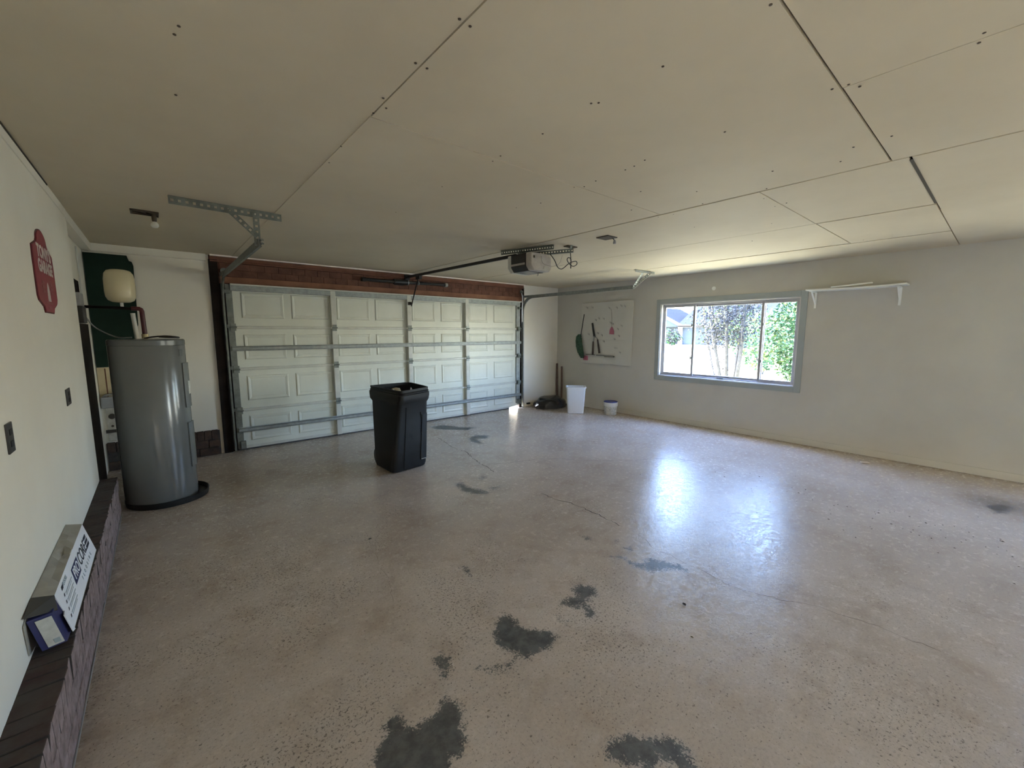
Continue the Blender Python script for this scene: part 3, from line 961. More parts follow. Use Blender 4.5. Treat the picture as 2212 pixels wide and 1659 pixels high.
mb.cyl((3.13, -0.065, 2.348), (3.175, -0.065, 2.349), 0.034, 14)
mb.box(3.14, 3.17, -0.06, 0.0, 2.32, 2.38)
mb.build('end_cap', 'galv', ts)

# ------------------------------------------------------------------ garage door opener
op = empty('garage_door_opener', (2.47, -2.9, 2.2), 'grey garage door opener hung from the ceiling with long dark rail', 'opener')
mb = MB()
mb.bar((2.44, -0.06, 2.425), (2.455, -2.72, 2.405), 0.036, 0.030, (0, 0, 1))
mb.build('rail', 'cord', op, bevel=0.003)
mb = MB()
mb.box(2.40, 2.48, -0.065, -0.02, 2.385, 2.46)
mb.bar((2.44, -0.03, 2.40), (2.44, -0.10, 2.42), 0.05, 0.03, (1, 0, 0))
mb.build('header_bracket', 'blackmetal', op)
mb = MB()
mb.box(2.415, 2.465, -0.50, -0.38, 2.355, 2.41)
mb.build('trolley', 'blackmetal', op, bevel=0.004)
mb = MB()
mb.bar((2.445, -0.42, 2.385), (2.452, -0.14, 1.96), 0.026, 0.006, (0, 1, 0.5))
mb.bar((2.452, -0.17, 1.995), (2.455, -0.08, 2.005), 0.03, 0.008, (0, 0, 1))
mb.build('door_arm', 'blackmetal', op)
MX0, MX1, MY0, MY1, MZ0, MZ1 = 2.345, 2.645, -3.09, -2.70, 2.200, 2.385
mb = MB()
prof = [(MX0, MZ1), (MX0, MZ0 + 0.05), (MX0 + 0.04, MZ0), (MX1 - 0.03, MZ0 - 0.004), (MX1, MZ0 + 0.03), (MX1, MZ1 - 0.03), (MX1 - 0.06, MZ1)]
mb.prism(prof, 1, MY0 + 0.09, MY1 - 0.06)
mb.build('motor_housing', 'openerdark', op, bevel=0.006)
mb = MB()
mb.prism([(x, z) for x, z in prof], 1, MY0, MY0 + 0.088)
mb.build('end_cover', 'openergrey', op, bevel=0.012)
mb = MB()
mb.prism([(x, z) for x, z in prof], 1, MY1 - 0.058, MY1)
mb.build('front_cover', 'openerlight', op, bevel=0.012)
mb = MB()
mb.box(MX0 - 0.006, MX0 + 0.002, MY0 + 0.10, MY1 - 0.07, MZ0 + 0.065, MZ0 + 0.085)
mb.build('lens_rib', 'openergrey', op)
mb = MB()
mb.box(MX0 + 0.03, MX0 + 0.05, MY0 - 0.004, MY0 + 0.002, MZ1 - 0.06, MZ1 - 0.035)
mb.build('cover_slot', 'openerdark', op)
mb = MB()
mb.prism([(MX0 + 0.17, MZ0 + 0.02), (MX0 + 0.19, MZ0 + 0.055), (MX0 + 0.24, MZ0 + 0.06), (MX0 + 0.28, MZ0 + 0.03), (MX0 + 0.25, MZ0 + 0.01)], 1, MY0 - 0.003, MY0 + 0.004)
mb.build('button_pad', 'boxgrey', op, bevel=0.002)
mb = MB()
perf_strip(mb, (2.40, -2.52, 2.455), (2.62, -3.15, 2.455), (0, 0, 1), 0.050, 0.004, 0.030, 0.013)
mb.bar((2.41, -2.51, 2.4815), (2.63, -3.14, 2.4815), 0.036, 0.003, (1, 0, 0))
mb.build('ceiling_iron', 'galvd', op)
mb = MB()
perf_strip(mb, (2.46, -2.74, 2.405), (2.80, -3.27, 2.425), (0, 0, 1), 0.042, 0.004, 0.030, 0.013)
mb.bar((2.46, -2.74, 2.385), (2.80, -3.27, 2.405), 0.034, 0.003, (1, 0, 0))
mb.bar((2.50, -2.80, 2.40), (2.48, -2.76, 2.46), 0.03, 0.004, (1, 0, 0))
mb.bar((2.78, -3.24, 2.42), (2.79, -3.25, 2.484), 0.03, 0.004, (1, 0, 0))
mb.build('hanger_iron', 'galvd', op)
def spline(pts, n=8):
    P = [Vector(p) for p in pts]
    out = []
    for i in range(len(P) - 1):
        p0, p1, p2, p3 = P[max(i - 1, 0)], P[i], P[i + 1], P[min(i + 2, len(P) - 1)]
        for k in range(n):
            t = k / n
            out.append(0.5 * ((2 * p1) + (p2 - p0) * t + (2 * p0 - 5 * p1 + 4 * p2 - p3) * t * t + (3 * p1 - p0 - 3 * p2 + p3) * t ** 3))
    out.append(P[-1])
    return out
cp = [(2.511,2.365),(2.568,2.306),(2.619,2.239),(2.684,2.225),(2.742,2.246),(2.808,2.292),(2.853,2.316),(2.914,2.328),(2.93,2.299),(2.885,2.274),(2.831,2.294),(2.785,2.329),(2.784,2.353),(2.814,2.352),(2.837,2.324),(2.841,2.40),(2.841,2.462)]
mb = MB()
mb.tube(spline([(x, -3.2 - 0.012 * math.sin(i * 1.1), z) for i, (x, z) in enumerate(cp)]), 0.0048, 7)
mb.tube([(2.841, -3.2, 2.34), (2.838, -3.2, 2.245)], 0.0055, 7)
mb.build('power_cord', 'cord', op, smooth=True)
mb = MB()
mb.tube(spline([(2.47, -3.11, 2.35), (2.47, -3.14, 2.27), (2.56, -3.17, 2.25), (2.66, -3.19, 2.28), (2.70, -3.2, 2.37)]), 0.0018, 5)
mb.build('antenna_wire', 'thinwire', op)
mb = MB()
mb.tube([(2.52, -3.0, 2.21), (2.515, -3.02, 2.165), (2.49, -3.03, 2.155)], 0.004, 6)
mb.build('release_handle', 'hook', op)
ob = empty('ceiling_outlet', (2.83, -3.2, 2.4805), 'dark ceiling outlet behind the opener with cord plugged in', 'outlet')
MB().box(2.755, 2.905, -3.235, -3.165, 2.470, 2.4805).build('cover_plate', 'socket', ob, bevel=0.002)
MB().cyl((2.841, -3.2, 2.470), (2.841, -3.2, 2.445), 0.016, 10).build('plug', 'cord', ob)

# ------------------------------------------------------------------ ceiling fixtures
fx = empty('light_fixture', (-0.70, -1.92, H), 'bare bulb in an open ceiling hole near the water heater', 'light fixture')
mb = MB()
mb.box(-0.795, -0.625, -1.985, -1.975, H - 0.014, H - 0.002)
mb.box(-0.795, -0.625, -1.865, -1.855, H - 0.014, H - 0.002)
mb.box(-0.795, -0.785, -1.975, -1.865, H - 0.014, H - 0.002)
mb.box(-0.635, -0.625, -1.975, -1.865, H - 0.014, H - 0.002)
mb.box(-0.785, -0.635, -1.975, -1.865, H - 0.005, H - 0.0035)
mb.build('ceiling_box', 'socket', fx)
mb = MB()
mb.bar((-0.78, -1.965, H - 0.012), (-0.66, -1.94, H - 0.028), 0.03, 0.006, (0, 1, 0))
mb.bar((-0.70, -1.93, H - 0.008), (-0.63, -1.94, H - 0.03), 0.03, 0.006, (0, 1, 0))
mb.build('strap', 'jamb', fx)
MB().lathe((-0.655, -1.945, H - 0.072), [(0.012, 0), (0.016, 0.01), (0.017, 0.045), (0.012, 0.06)], 14).build('lamp_socket', 'socket', fx)
MB().lathe((-0.655, -1.945, H - 0.118), [(0.004, 0), (0.018, 0.004), (0.026, 0.016), (0.024, 0.03), (0.013, 0.046)], 16).build('bulb', 'bulb', fx, smooth=True)
fx = empty('light_fixture', (2.79, -3.72, H), 'dark square ceiling plate with hanging plug behind the opener', 'light fixture')
MB().box(2.70, 2.85, -3.80, -3.655, H - 0.012, H - 0.0035).build('cover_plate', 'socket', fx, bevel=0.002)
mb = MB()
mb.tube([(2.80, -3.77, H - 0.01), (2.815, -3.785, H - 0.035)], 0.0025, 6)
mb.tube([(2.815, -3.77, H - 0.01), (2.825, -3.785, H - 0.035)], 0.0025, 6)
mb.build('lead', 'cord', fx)
MB().lathe((2.823, -3.787, H - 0.070), [(0.014, 0), (0.016, 0.008), (0.013, 0.03), (0.008, 0.036)], 12).build('socket', 'greybox', fx)

# ------------------------------------------------------------------ water heater corner
wh = empty('water_heater', (-0.775, -1.43, 0.0), 'tall grey cylindrical water heater standing in a black drain pan', 'water heater')
wc = (-0.785, -1.435, 0.0)
MB().lathe(wc, [(0.245, 0.012), (0.262, 0.02), (0.264, 0.05), (0.264, 1.425), (0.262, 1.43)], 64, cap0=True, cap1=True).build('tank', 'tank', wh, smooth=True)
MB().lathe(wc, [(0.262, 1.43), (0.2665, 1.433), (0.2665, 1.475), (0.258, 1.485), (0.1, 1.49), (0.001, 1.49)], 64, cap0=True, cap1=False).build('top_cap', 'tanktop', wh, smooth=True)
def on_tank(ang, z0, z1, w, t, r=0.264):
    mb = MB()
    n = 6
    rs = []
    for i in range(n + 1):
        a = ang + (i / n - 0.5) * w
        c, s = math.cos(a), math.sin(a)
        rs.append([(wc[0] + c * rr, wc[1] + s * rr, z) for rr, z in ((r, z0), (r + t, z0), (r + t, z1), (r, z1))])
    mb.rings(rs)
    return mb
A0 = math.radians(-38)
on_tank(A0 + 0.10, 1.335, 1.395, 0.16, 0.002).build('badge', 'tanktop', wh)
on_tank(A0 + 0.34, 0.86, 1.27, 0.50, 0.010).build('upper_access_panel', 'tank', wh, bevel=0.003)
on_tank(A0 + 0.34, 0.30, 0.72, 0.50, 0.010).build('lower_access_panel', 'tank', wh, bevel=0.003)
on_tank(A0 + 0.40, 0.98, 1.10, 0.2, 0.012).build('warning_label', 'labelwhite', wh)
mb = MB()
mb.tube(spline([(-0.80, -1.33, 1.492), (-0.74, -1.40, 1.505), (-0.66, -1.42, 1.512), (-0.60, -1.43, 1.507), (-0.56, -1.47, 1.498), (-0.62, -1.50, 1.500), (-0.70, -1.46, 1.506)]), 0.007, 7)
mb.build('power_cable', 'cord', wh)
MB().lathe((-0.745, -1.43, 0.0), [(0.285, 0.0), (0.302, 0.004), (0.308, 0.055), (0.302, 0.055), (0.296, 0.012), (0.001, 0.011)], 56, cap1=False).build('drain_pan', 'black', wh, smooth=True)

pipe = empty('hot_water_pipe', (-0.83, -1.3, 1.49), 'dark red water pipe running from the heater top to the wall', 'pipe')
mb = MB()
mb.tube([(-0.795, -1.30, 1.492), (-0.80, -1.30, 1.735), (-0.805, -1.30, 1.750), (-0.815, -1.30, 1.757), (-0.87, -1.30, 1.758)], 0.018, 12)
mb.build('riser', 'reddark', pipe, smooth=True)
mb = MB()
mb.tube([(-0.850, -1.335, 1.492), (-0.862, -1.335, 1.715)], 0.017, 12)
mb.build('insulated_riser', 'whitepipe', pipe, smooth=True)
mb = MB()
mb.tube([(-0.86, -1.28, 1.755), (-1.00, -1.22, 1.765), (-1.249, -1.05, 1.775)], 0.013, 10)
mb.build('branch', 'jamb', pipe, smooth=True)
MB().cyl((-0.795, -1.30, 1.492), (-0.795, -1.30, 1.53), 0.026, 12).build('union', 'brass', pipe)
et = empty('expansion_tank', (-0.935, -1.25, 1.775), 'almond expansion tank above the water heater against green board', 'tank')
MB().lathe((-0.930, -1.25, 1.808), [(0.02, 0), (0.06, 0.004), (0.088, 0.02), (0.102, 0.05), (0.106, 0.10), (0.105, 0.20), (0.098, 0.25), (0.080, 0.278), (0.05, 0.288), (0.001, 0.290)], 36, cap1=False).build('shell', 'cream', et, smooth=True)
MB().cyl((-0.930, -1.25, 1.775), (-0.930, -1.25, 1.812), 0.012, 10).build('neck', 'whitepipe', et)

gb = tag(MB().prism([(-1.243, 1.165), (-0.93, 1.165), (-0.89, 1.55), (-0.865, 1.63), (-0.852, 2.28), (-0.862, 2.32), (-0.885, 2.33), (-0.90, 2.385), (-1.243, 2.385)], 1, -0.024, -0.002).build('backing_board', 'green'),
         'dark green painted board on the wall behind the almond tank', 'board')
pb = tag(MB().box(-1.245, -0.98, -0.022, -0.002, 0.72, 1.162).build('backing_board', 'plywood', bevel=0.002), 'cream plywood board under the dark green board', 'board')
MB().box(-1.185, -1.175, -0.024, -0.021, 0.74, 1.15).build('groove', 'header', pb)
wb = empty('backing_board', (-1.15, -0.02, 0.33), 'stained off white board with dark hole behind the heater base', 'board')
MB().box(-1.215, -1.00, -0.020, -0.002, 0.335, 0.72).build('panel', 'whiteboard', wb, bevel=0.002)
MB().cyl((-1.168, -0.0205, 0.615), (-1.168, -0.026, 0.615), 0.030, 16).build('hole_cover', 'void', wb)
MB().cyl((-1.172, -0.0205, 0.505), (-1.172, -0.024, 0.505), 0.012, 12).build('screw', 'void', wb)
MB().box(-1.23, -1.0, -0.030, -0.020, 0.43, 0.465).build('strap', 'void', wb)
gbx = empty('drain_box', (-1.17, -0.06, 0.7), 'grey plastic drain box below cream plywood in the corner', 'box')
mb = MB()
mb.box(-1.240, -1.06, -0.085, -0.022, 0.715, 0.84)
mb.build('body', 'greybox', gbx, bevel=0.012)
mb = MB()
mb.tube(spline([(-1.22, -0.06, 0.835), (-1.19, -0.07, 0.862), (-1.15, -0.06, 0.865), (-1.11, -0.07, 0.90), (-1.08, -0.06, 0.93)]), 0.012, 8)
mb.build('valve', 'hook', gbx, smooth=True)

# recess things on the side wall
st = tag(MB().box(-1.249, XL - 0.004, -1.598, -0.98, 0.0, 1.62).build('wall_stud', 'jamb', bevel=0.004), 'rough dark brown upright timber at the edge of the cream wall', 'post')
wp = empty('vent_pipe', (-1.215, -0.62, 0.3), 'thin pale pipe standing in the corner behind the water heater', 'pipe')
mb = MB()
mb.tube([(-1.226, -0.62, 0.0), (-1.226, -0.62, 0.62)], 0.012, 8)
mb.build('lower_pipe', 'whitepipe', wp)
mb = MB()
mb.tube([(-1.236, -0.58, 0.62), (-1.236, -0.58, 2.36)], 0.007, 8)
mb.build('upper_pipe', 'whitepipe', wp)
pn = empty('switch_box', (-1.21, -1.30, 1.8), 'dark switch box with open grey door on the recessed wall', 'switch box')
MB().box(-1.249, -1.165, -1.42, -1.20, 1.625, 1.765).build('lower_body', 'blackmetal', pn, bevel=0.004)
MB().box(-1.249, -1.172, -1.41, -1.20, 1.767, 1.875).build('upper_body', 'greybox', pn, bevel=0.004)
mb = MB()
mb.box(-1.249, -1.235, -1.30, -0.72, 1.99, 2.02)
mb.box(-1.249, -1.235, -0.76, -0.72, 1.70, 1.99)
mb.box(-1.249, -1.240, -1.30, -0.76, 1.88, 1.99)
mb.build('frame', 'jamb', pn)
mb = MB()
mb.tube(spline([(-1.19, -1.21, 1.73), (-1.17, -1.12, 1.66), (-1.12, -1.1, 1.58), (-1.0, -1.15, 1.505), (-0.89, -1.25, 1.500)]), 0.006, 7)
mb.build('conduit', 'greybox', pn, smooth=True)

# ------------------------------------------------------------------ things on the cream side wall
sg = empty('wall_sign', (XL, -2.79, 1.9), 'red shaped sign with pale lettering on the cream wall', 'sign')
sgp = []
for k in range(13):
    a = PI * k / 12
    sgp.append((0.135 * math.cos(a), 0.170 + 0.062 * math.sin(a)))
half = [(-0.155, 0.150), (-0.275, 0.115), (-0.285, 0.06), (-0.285, -0.150), (-0.262, -0.175), (-0.150, -0.205), (-0.128, -0.236)]
sgp += half + [(-x, z) for x, z in reversed(half)]
P0 = [(-2.79 + x, 1.893 + z) for x, z in sgp]
P1 = [(-2.79 + x * 0.97, 1.893 + z * 0.97) for x, z in sgp]
MB().prism(P0, 0, XL, XL + 0.005).build('plate', 'signedge', sg)
face = MB().prism(P1, 0, XL + 0.005, XL + 0.007).build('face', 'signred', sg)
xs_ = XL + 0.0078
text("TONY'S", 0.092, face, 'signwhite', (xs_, -2.775, 1.992), (0, 1, 0.0), (0, 0, 1), bold=0.004, wide=1.2)
text('GARAGE', 0.092, face, 'signwhite', (xs_, -2.775, 1.912), (0, 1, 0), (0, 0, 1), bold=0.004, wide=1.12)
mb = MB()
mb.prism([(-2.80, 1.822), (-2.785, 1.832), (-2.765, 1.815), (-2.745, 1.78), (-2.735, 1.725), (-2.815, 1.725), (-2.815, 1.78)], 0, xs_ - 0.0005, xs_ + 0.0005)
mb.build('pump_emblem', 'signgrey', face)
mb = MB()
for i, (w, z) in enumerate(((0.07, 1.825), (0.08, 1.80), (0.06, 1.775))):
    for s in (-1, 1):
        c = -2.785 + s * 0.11
        mb.box(xs_ - 0.0005, xs_ + 0.0004, c - w / 2, c + w / 2, z - 0.007, z + 0.007)
for w, z in ((0.20, 1.715), (0.10, 1.688)):
    mb.box(xs_ - 0.0005, xs_ + 0.0004, -2.785 - w / 2, -2.785 + w / 2, z - 0.006, z + 0.006)
mb.build('small_print', 'signpink', face)

for (y0, y1, z0, z1, lab) in ((-3.990, -3.908, 1.088, 1.204, 'uncovered outlet box nearest the carton, its dark inside painted on a plate'),
                              (-2.632, -2.488, 1.088, 1.192, 'uncovered outlet box below the red sign, its dark inside painted on a plate')):
    o = empty('outlet_opening', (XL, (y0 + y1) / 2, (z0 + z1) / 2), lab, 'outlet')  # dark flat plate stands for the shaded inside of an open box
    MB().box(XL, XL + 0.006, y0, y1, z0, z1).build('plate', 'outlet', o, bevel=0.002)
    for zz in (0.3, 0.7):
        MB().box(XL + 0.006, XL + 0.008, y0 + (y1 - y0) * 0.3, y0 + (y1 - y0) * 0.7, z0 + (z1 - z0) * (zz - 0.1), z0 + (z1 - z0) * (zz + 0.1)).build('socket', 'black', o)

# carton on the brick ledge
ct = empty('carton', (-1.10, -3.58, 0.318), 'long open white and grey flooring carton leaning on the brick ledge', 'carton')
ZB = 0.3215
B0, B1 = Vector((-1.072, -3.995, ZB)), Vector((-1.072, -3.165, ZB))       # front bottom edge, near and far
T0, T1 = Vector((-1.114, -3.995, 0.490)), Vector((-1.114, -3.165, 0.490)) # front top edge
K0, K1 = Vector((-1.176, -3.995, 0.505)), Vector((-1.176, -3.165, 0.505)) # back top edge
G0, G1 = Vector((-1.172, -3.995, ZB)), Vector((-1.172, -3.165, ZB))
t = 0.003
def sheet(a, b, c, d, off):
    mb = MB()
    n = ((b - a).cross(d - a)).normalized() * off
    mb.add([a, b, c, d, a + n, b + n, c + n, d + n], [(0, 3, 2, 1), (4, 5, 6, 7), (0, 1, 5, 4), (1, 2, 6, 5), (2, 3, 7, 6), (3, 0, 4, 7)])
    return mb
front = sheet(B0, B1, T1, T0, -t).build('front_side', 'boxwhite', ct)
# dented grey top
mb = MB()
n = 14
rs = []
for i in range(n + 1):
    u = i / n
    dent = 0.010 * math.sin(u * 19) * math.sin(u * PI) - (0.012 if 0.35 < u < 0.6 else 0)
    a, b = T0.lerp(T1, u), K0.lerp(K1, u)
    m_ = (a + b) / 2 + Vector((0, 0, dent))
    rs.append([a, m_, b, b - Vector((0, 0, t)), m_ - Vector((0, 0, t)), a - Vector((0, 0, t))])
mb.rings(rs)
mb.build('top_side', 'boxgrey', ct)
sheet(G0, G1, K1, K0, t).build('back_side', 'boxgrey', ct)
sheet(B0, B1, G1, G0, t).build('bottom_side', 'boxgrey', ct)
sheet(B1, T1, K1, G1, t).build('far_end', 'boxgrey', ct)
flap = sheet(T0, K0, Vector((-1.172, -4.150, 0.500)), Vector((-1.100, -4.060, 0.455)), t)
flap.build('end_flap', 'boxdark', ct)
sheet(B0, T0 * 0.55 + B0 * 0.45, Vector((-1.088, -4.055, 0.425)), Vector((-1.070, -4.05, ZB + 0.02)), t).build('side_flap', 'boxwhite', ct)
sheet(K0, G0, Vector((-1.174, -4.13, ZB + 0.02)), Vector((-1.173, -4.15, 0.47)), t).build('back_flap', 'boxgrey', ct)
# inner blue carton sliding out
ip, iu, iv = Vector((-1.081, -4.085, ZB + .006)), Vector((-0.064, -0.030, 0.006)), Vector((-0.027, -0.010, 0.141))
inner = MB()
inner.add([ip, ip + iu, ip + iu + iv, ip + iv] + [Vector(p) for p in ((-1.078, -3.90, ZB + .006), (-1.166, -3.90, ZB + .006), (-1.168, -3.90, 0.478), (-1.116, -3.90, 0.474))],
          [(0, 1, 2, 3), (4, 7, 6, 5), (0, 4, 5, 1), (1, 5, 6, 2), (2, 6, 7, 3), (3, 7, 4, 0)])
inn = inner.build('inner_carton', 'boxblue', ct, bevel=0.002)
def quadpatch(p, u, v, a0, a1, b0, b1, off):
    nrm = u.cross(v).normalized() * off
    q = [p + u * a0 + v * b0, p + u * a1 + v * b0, p + u * a1 + v * b1, p + u * a0 + v * b1]
    mb = MB()
    mb.add(q + [x + nrm for x in q], [(0, 3, 2, 1), (4, 5, 6, 7), (0, 1, 5, 4), (1, 2, 6, 5), (2, 3, 7, 6), (3, 0, 4, 7)])
    return mb
quadpatch(ip, iu, iv, 0.10, 0.74, 0.05, 0.92, -0.0025).build('label', 'labelwhite', inn)
quadpatch(ip, iu, iv, 0.2, 0.45, 0.10, 0.24, -0.0034).build('label_mark', 'inkgrey', inn)
# print on the white side
fx_, fy_ = Vector((0, 1, 0)), (T0 - B0).normalized()
fn = fx_.cross(fy_)
def onface(u, v, off=0.0008):
    return B0 + (T0 - B0) * v + (B1 - B0) * u + fn * off
blk = MB()
def para(u0, u1, v0, v1, sh, off=0.0006):
    a, b, c, d = onface(u0, v0, off), onface(u1, v0, off), onface(u1 + sh, v1, off), onface(u0 + sh, v1, off)
    n_ = fn * 0.0004
    blk.add([a, b, c, d, a + n_, b + n_, c + n_, d + n_], [(0, 3, 2, 1), (4, 5, 6, 7), (0, 1, 5, 4), (1, 2, 6, 5), (2, 3, 7, 6), (3, 0, 4, 7)])
para(0.335, 0.525, 0.40, 0.78, 0.035)
blk.build('logo_block', 'boxblue', front)
text('PRO', 0.066, front, 'boxwhite', onface(0.447, 0.59, 0.0015), fx_, fy_, shear=0.25, bold=0.001)
text('CORE', 0.082, front, 'ink', onface(0.685, 0.59, 0.0012), fx_, fy_, shear=0.28, bold=0.0005)
blk = MB()
for k_ in range(3):
    para(0.822 + 0.01 * k_, 0.925 - 0.012 * k_ + 0.01 * k_, 0.43 + k_ * 0.125, 0.52 + k_ * 0.125, 0.008)
blk.build('logo_stripes', 'ink', front)
text('F L O O R I N G', 0.026, front, 'inkgrey', onface(0.66, 0.24, 0.0012), fx_, fy_, space=1.7)['kind'] = 'stuff'
blk = MB()
for k_ in range(4):
    v = 0.68 - 0.14 * k_
    para(0.14 - 0.02 * k_, 0.33 - 0.02 * k_, v - 0.010, v + 0.010, 0)
    para(0.14 - 0.02 * k_, 0.30 - 0.02 * k_, v - 0.055, v - 0.040, 0)
blk.build('small_print', 'inkgrey', front)
blk = MB()
for k_ in range(4):
    v = 0.70 - 0.15 * k_
    para(0.10 - 0.02 * k_, 0.115 - 0.02 * k_, v - 0.03, v + 0.03, 0.01)
para(0.11, 0.15, 0.82, 0.90, 0.01)
blk.build('bullet_marks', 'ink', front)
text('FLOORS', 0.024, front, 'inkgrey', onface(0.21, 0.87, 0.0012), fx_, fy_)

# ------------------------------------------------------------------ wheeled bin
bn = empty('wheeled_bin', (1.4, -1.88, 0), 'tall black wheeled refuse bin without lid standing mid floor', 'bin')
def rquad(P, z, r, n=5):
    P = [Vector((p[0], p[1], z)) for p in P]
    out = []
    for i in range(4):
        p, a, b = P[i], P[i - 1], P[(i + 1) % 4]
        da, db = (a - p).normalized(), (b - p).normalized()
        s, e = p + da * r, p + db * r
        for k in range(n + 1):
            t_ = k / n
            out.append((s * (1 - t_) ** 2 + p * 2 * t_ * (1 - t_) + e * t_ ** 2))
    return out
def lerpq(A, B, t_):
    return [tuple(Vector(a).lerp(Vector(b), t_)) for a, b in zip(A, B)]
def scaleq(A, s):
    c = sum((Vector(a) for a in A), Vector((0, 0))) / 4
    return [tuple(c + (Vector(a) - c) * s) for a in A]
BQ = [(1.120, -2.205), (1.588, -2.155), (1.610, -1.690), (1.105, -1.715)]
TQ = [(1.235, -2.245), (1.665, -2.085), (1.705, -1.530), (1.165, -1.535)]
ZT = 0.915
body = []
for zz, s, r in ((0.012, 0.97, 0.07), (0.05, 1.0, 0.06), (0.30, 1.0, 0.055), (0.55, 1.0, 0.05), (0.745, 1.0, 0.05)):
    body.append(rquad(scaleq(lerpq(BQ, TQ, zz / ZT), s * 0.96), zz, r))
body.append(rquad(scaleq(lerpq(BQ, TQ, 0.83), 1.035), 0.778, 0.06))
body.append(rquad(scaleq(TQ, 1.05), 0.822, 0.065))
body.append(rquad(scaleq(TQ, 1.05), 0.858, 0.065))
body.append(rquad(scaleq(TQ, 1.02), 0.868, 0.065))
body.append(rquad(scaleq(TQ, 1.03), 0.880, 0.065))
body.append(rquad(scaleq(TQ, 1.00), 0.888, 0.06))
body.append(rquad(scaleq(TQ, 1.00), ZT, 0.06))
body.append(rquad(scaleq(TQ, 0.95), ZT, 0.055))
body.append(rquad(scaleq(TQ, 0.94), 0.84, 0.05))
body.append(rquad(scaleq(lerpq(BQ, TQ, 0.6), 0.88), 0.60, 0.05))
body.append(rquad(scaleq(BQ, 0.85), 0.05, 0.05))
MB().rings(body, True, True).build('body', 'bin', bn, smooth=True)
def facept(u, z, off=0.0):   # on the face between corner 0 and corner 1
    q = scaleq(lerpq(BQ, TQ, z / ZT), 0.96)
    a, b = Vector((*q[0], z)), Vector((*q[1], z))
    nrm = Vector((b.y - a.y, -(b.x - a.x), 0)).normalized()
    return a.lerp(b, u) + nrm * off
mb = MB()
P_ = [facept(0.32, 0.02, 0.003), facept(0.29, 0.30, 0.003), facept(0.25, 0.60, 0.003), facept(0.23, 0.72, 0.003)]
mb.tube(P_, 0.004, 6)
mb.build('mould_seam', 'bin', bn)
mb = MB()
pts = [facept(0.80, 0.09, 0.003), facept(0.80, 0.40, 0.003), facept(0.795, 0.56, 0.003), facept(0.77, 0.61, 0.003), facept(0.73, 0.635, 0.003)]
mb.tube(pts, 0.006, 6)
mb.build('panel_edge', 'black', bn)
mb = MB()
mb.add([facept(0.81, 0.10, 0.001), facept(0.965, 0.10, 0.001), facept(0.965, 0.62, 0.001), facept(0.81, 0.60, 0.001),
        facept(0.81, 0.10, 0.006), facept(0.965, 0.10, 0.006), facept(0.965, 0.62, 0.004), facept(0.81, 0.60, 0.004)],
       [(0, 3, 2, 1), (4, 5, 6, 7), (0, 1, 5, 4), (1, 2, 6, 5), (2, 3, 7, 6), (3, 0, 4, 7)])
mb.build('side_panel', 'bin', bn, bevel=0.003)
MB().bar(facept(0.81, 0.098, 0.010), facept(0.96, 0.098, 0.010), 0.008, 0.004).build('panel_lip', 'greybox', bn)
for s in (0, 1):
    c = Vector((1.175 + s * 0.32, -1.735 + s * 0.02, 0.10))
    mb = MB()
    mb.tube([c + Vector((-0.030, 0, 0)), c + Vector((-0.024, 0, 0)), c + Vector((0.024, 0, 0)), c + Vector((0.030, 0, 0))], 0.1, 22, 0, [0.085, 0.1, 0.1, 0.085])
    mb.build('wheel', 'black', bn, smooth=True)
mb = MB()
mb.tube([(1.20, -1.50, 0.90), (1.66, -1.495, 0.90)], 0.014, 8)
mb.build('handle', 'bin', bn, smooth=True)
# rubbish showing inside the bin
tag(MB().lathe((1.37, -1.83, 0.790), [(0.001, 0), (0.05, 0.02), (0.062, 0.06), (0.045, 0.105), (0.001, 0.115)], 12, cap0=False, cap1=False).build('crumpled_wrapper', mats=['plywood'], smooth=True),
    'crumpled tan wrapper inside the black bin', 'rubbish')
mb = MB()
for c, r in (((1.290, -1.92, 0.862), 0.050),):
    vs_ = []
    mb.add([(c[0] - r, c[1], c[2] - 0.03), (c[0] + r, c[1] - 0.02, c[2] - 0.03), (c[0] + 0.01, c[1] + r, c[2] - 0.03), (c[0] + 0.01, c[1], c[2] + 0.045)], [(0, 1, 3), (1, 2, 3), (2, 0, 3), (0, 2, 1)])
tag(mb.build('paper_scrap', 'plastwhite'), 'white paper scrap poking up at the bin edge nearest the heater', 'rubbish')
mb = MB()
c, r = (1.52, -1.93, 0.865), 0.045
mb.add([(c[0] - r, c[1], c[2] - 0.06), (c[0] + r, c[1] - 0.02, c[2] - 0.06), (c[0] + 0.01, c[1] + r, c[2] - 0.06), (c[0] - 0.01, c[1], c[2] + 0.045)], [(0, 1, 3), (1, 2, 3), (2, 0, 3), (0, 2, 1)])
tag(mb.build('paper_scrap', 'plastwhite'), 'white paper scrap inside the bin on the window side', 'rubbish')

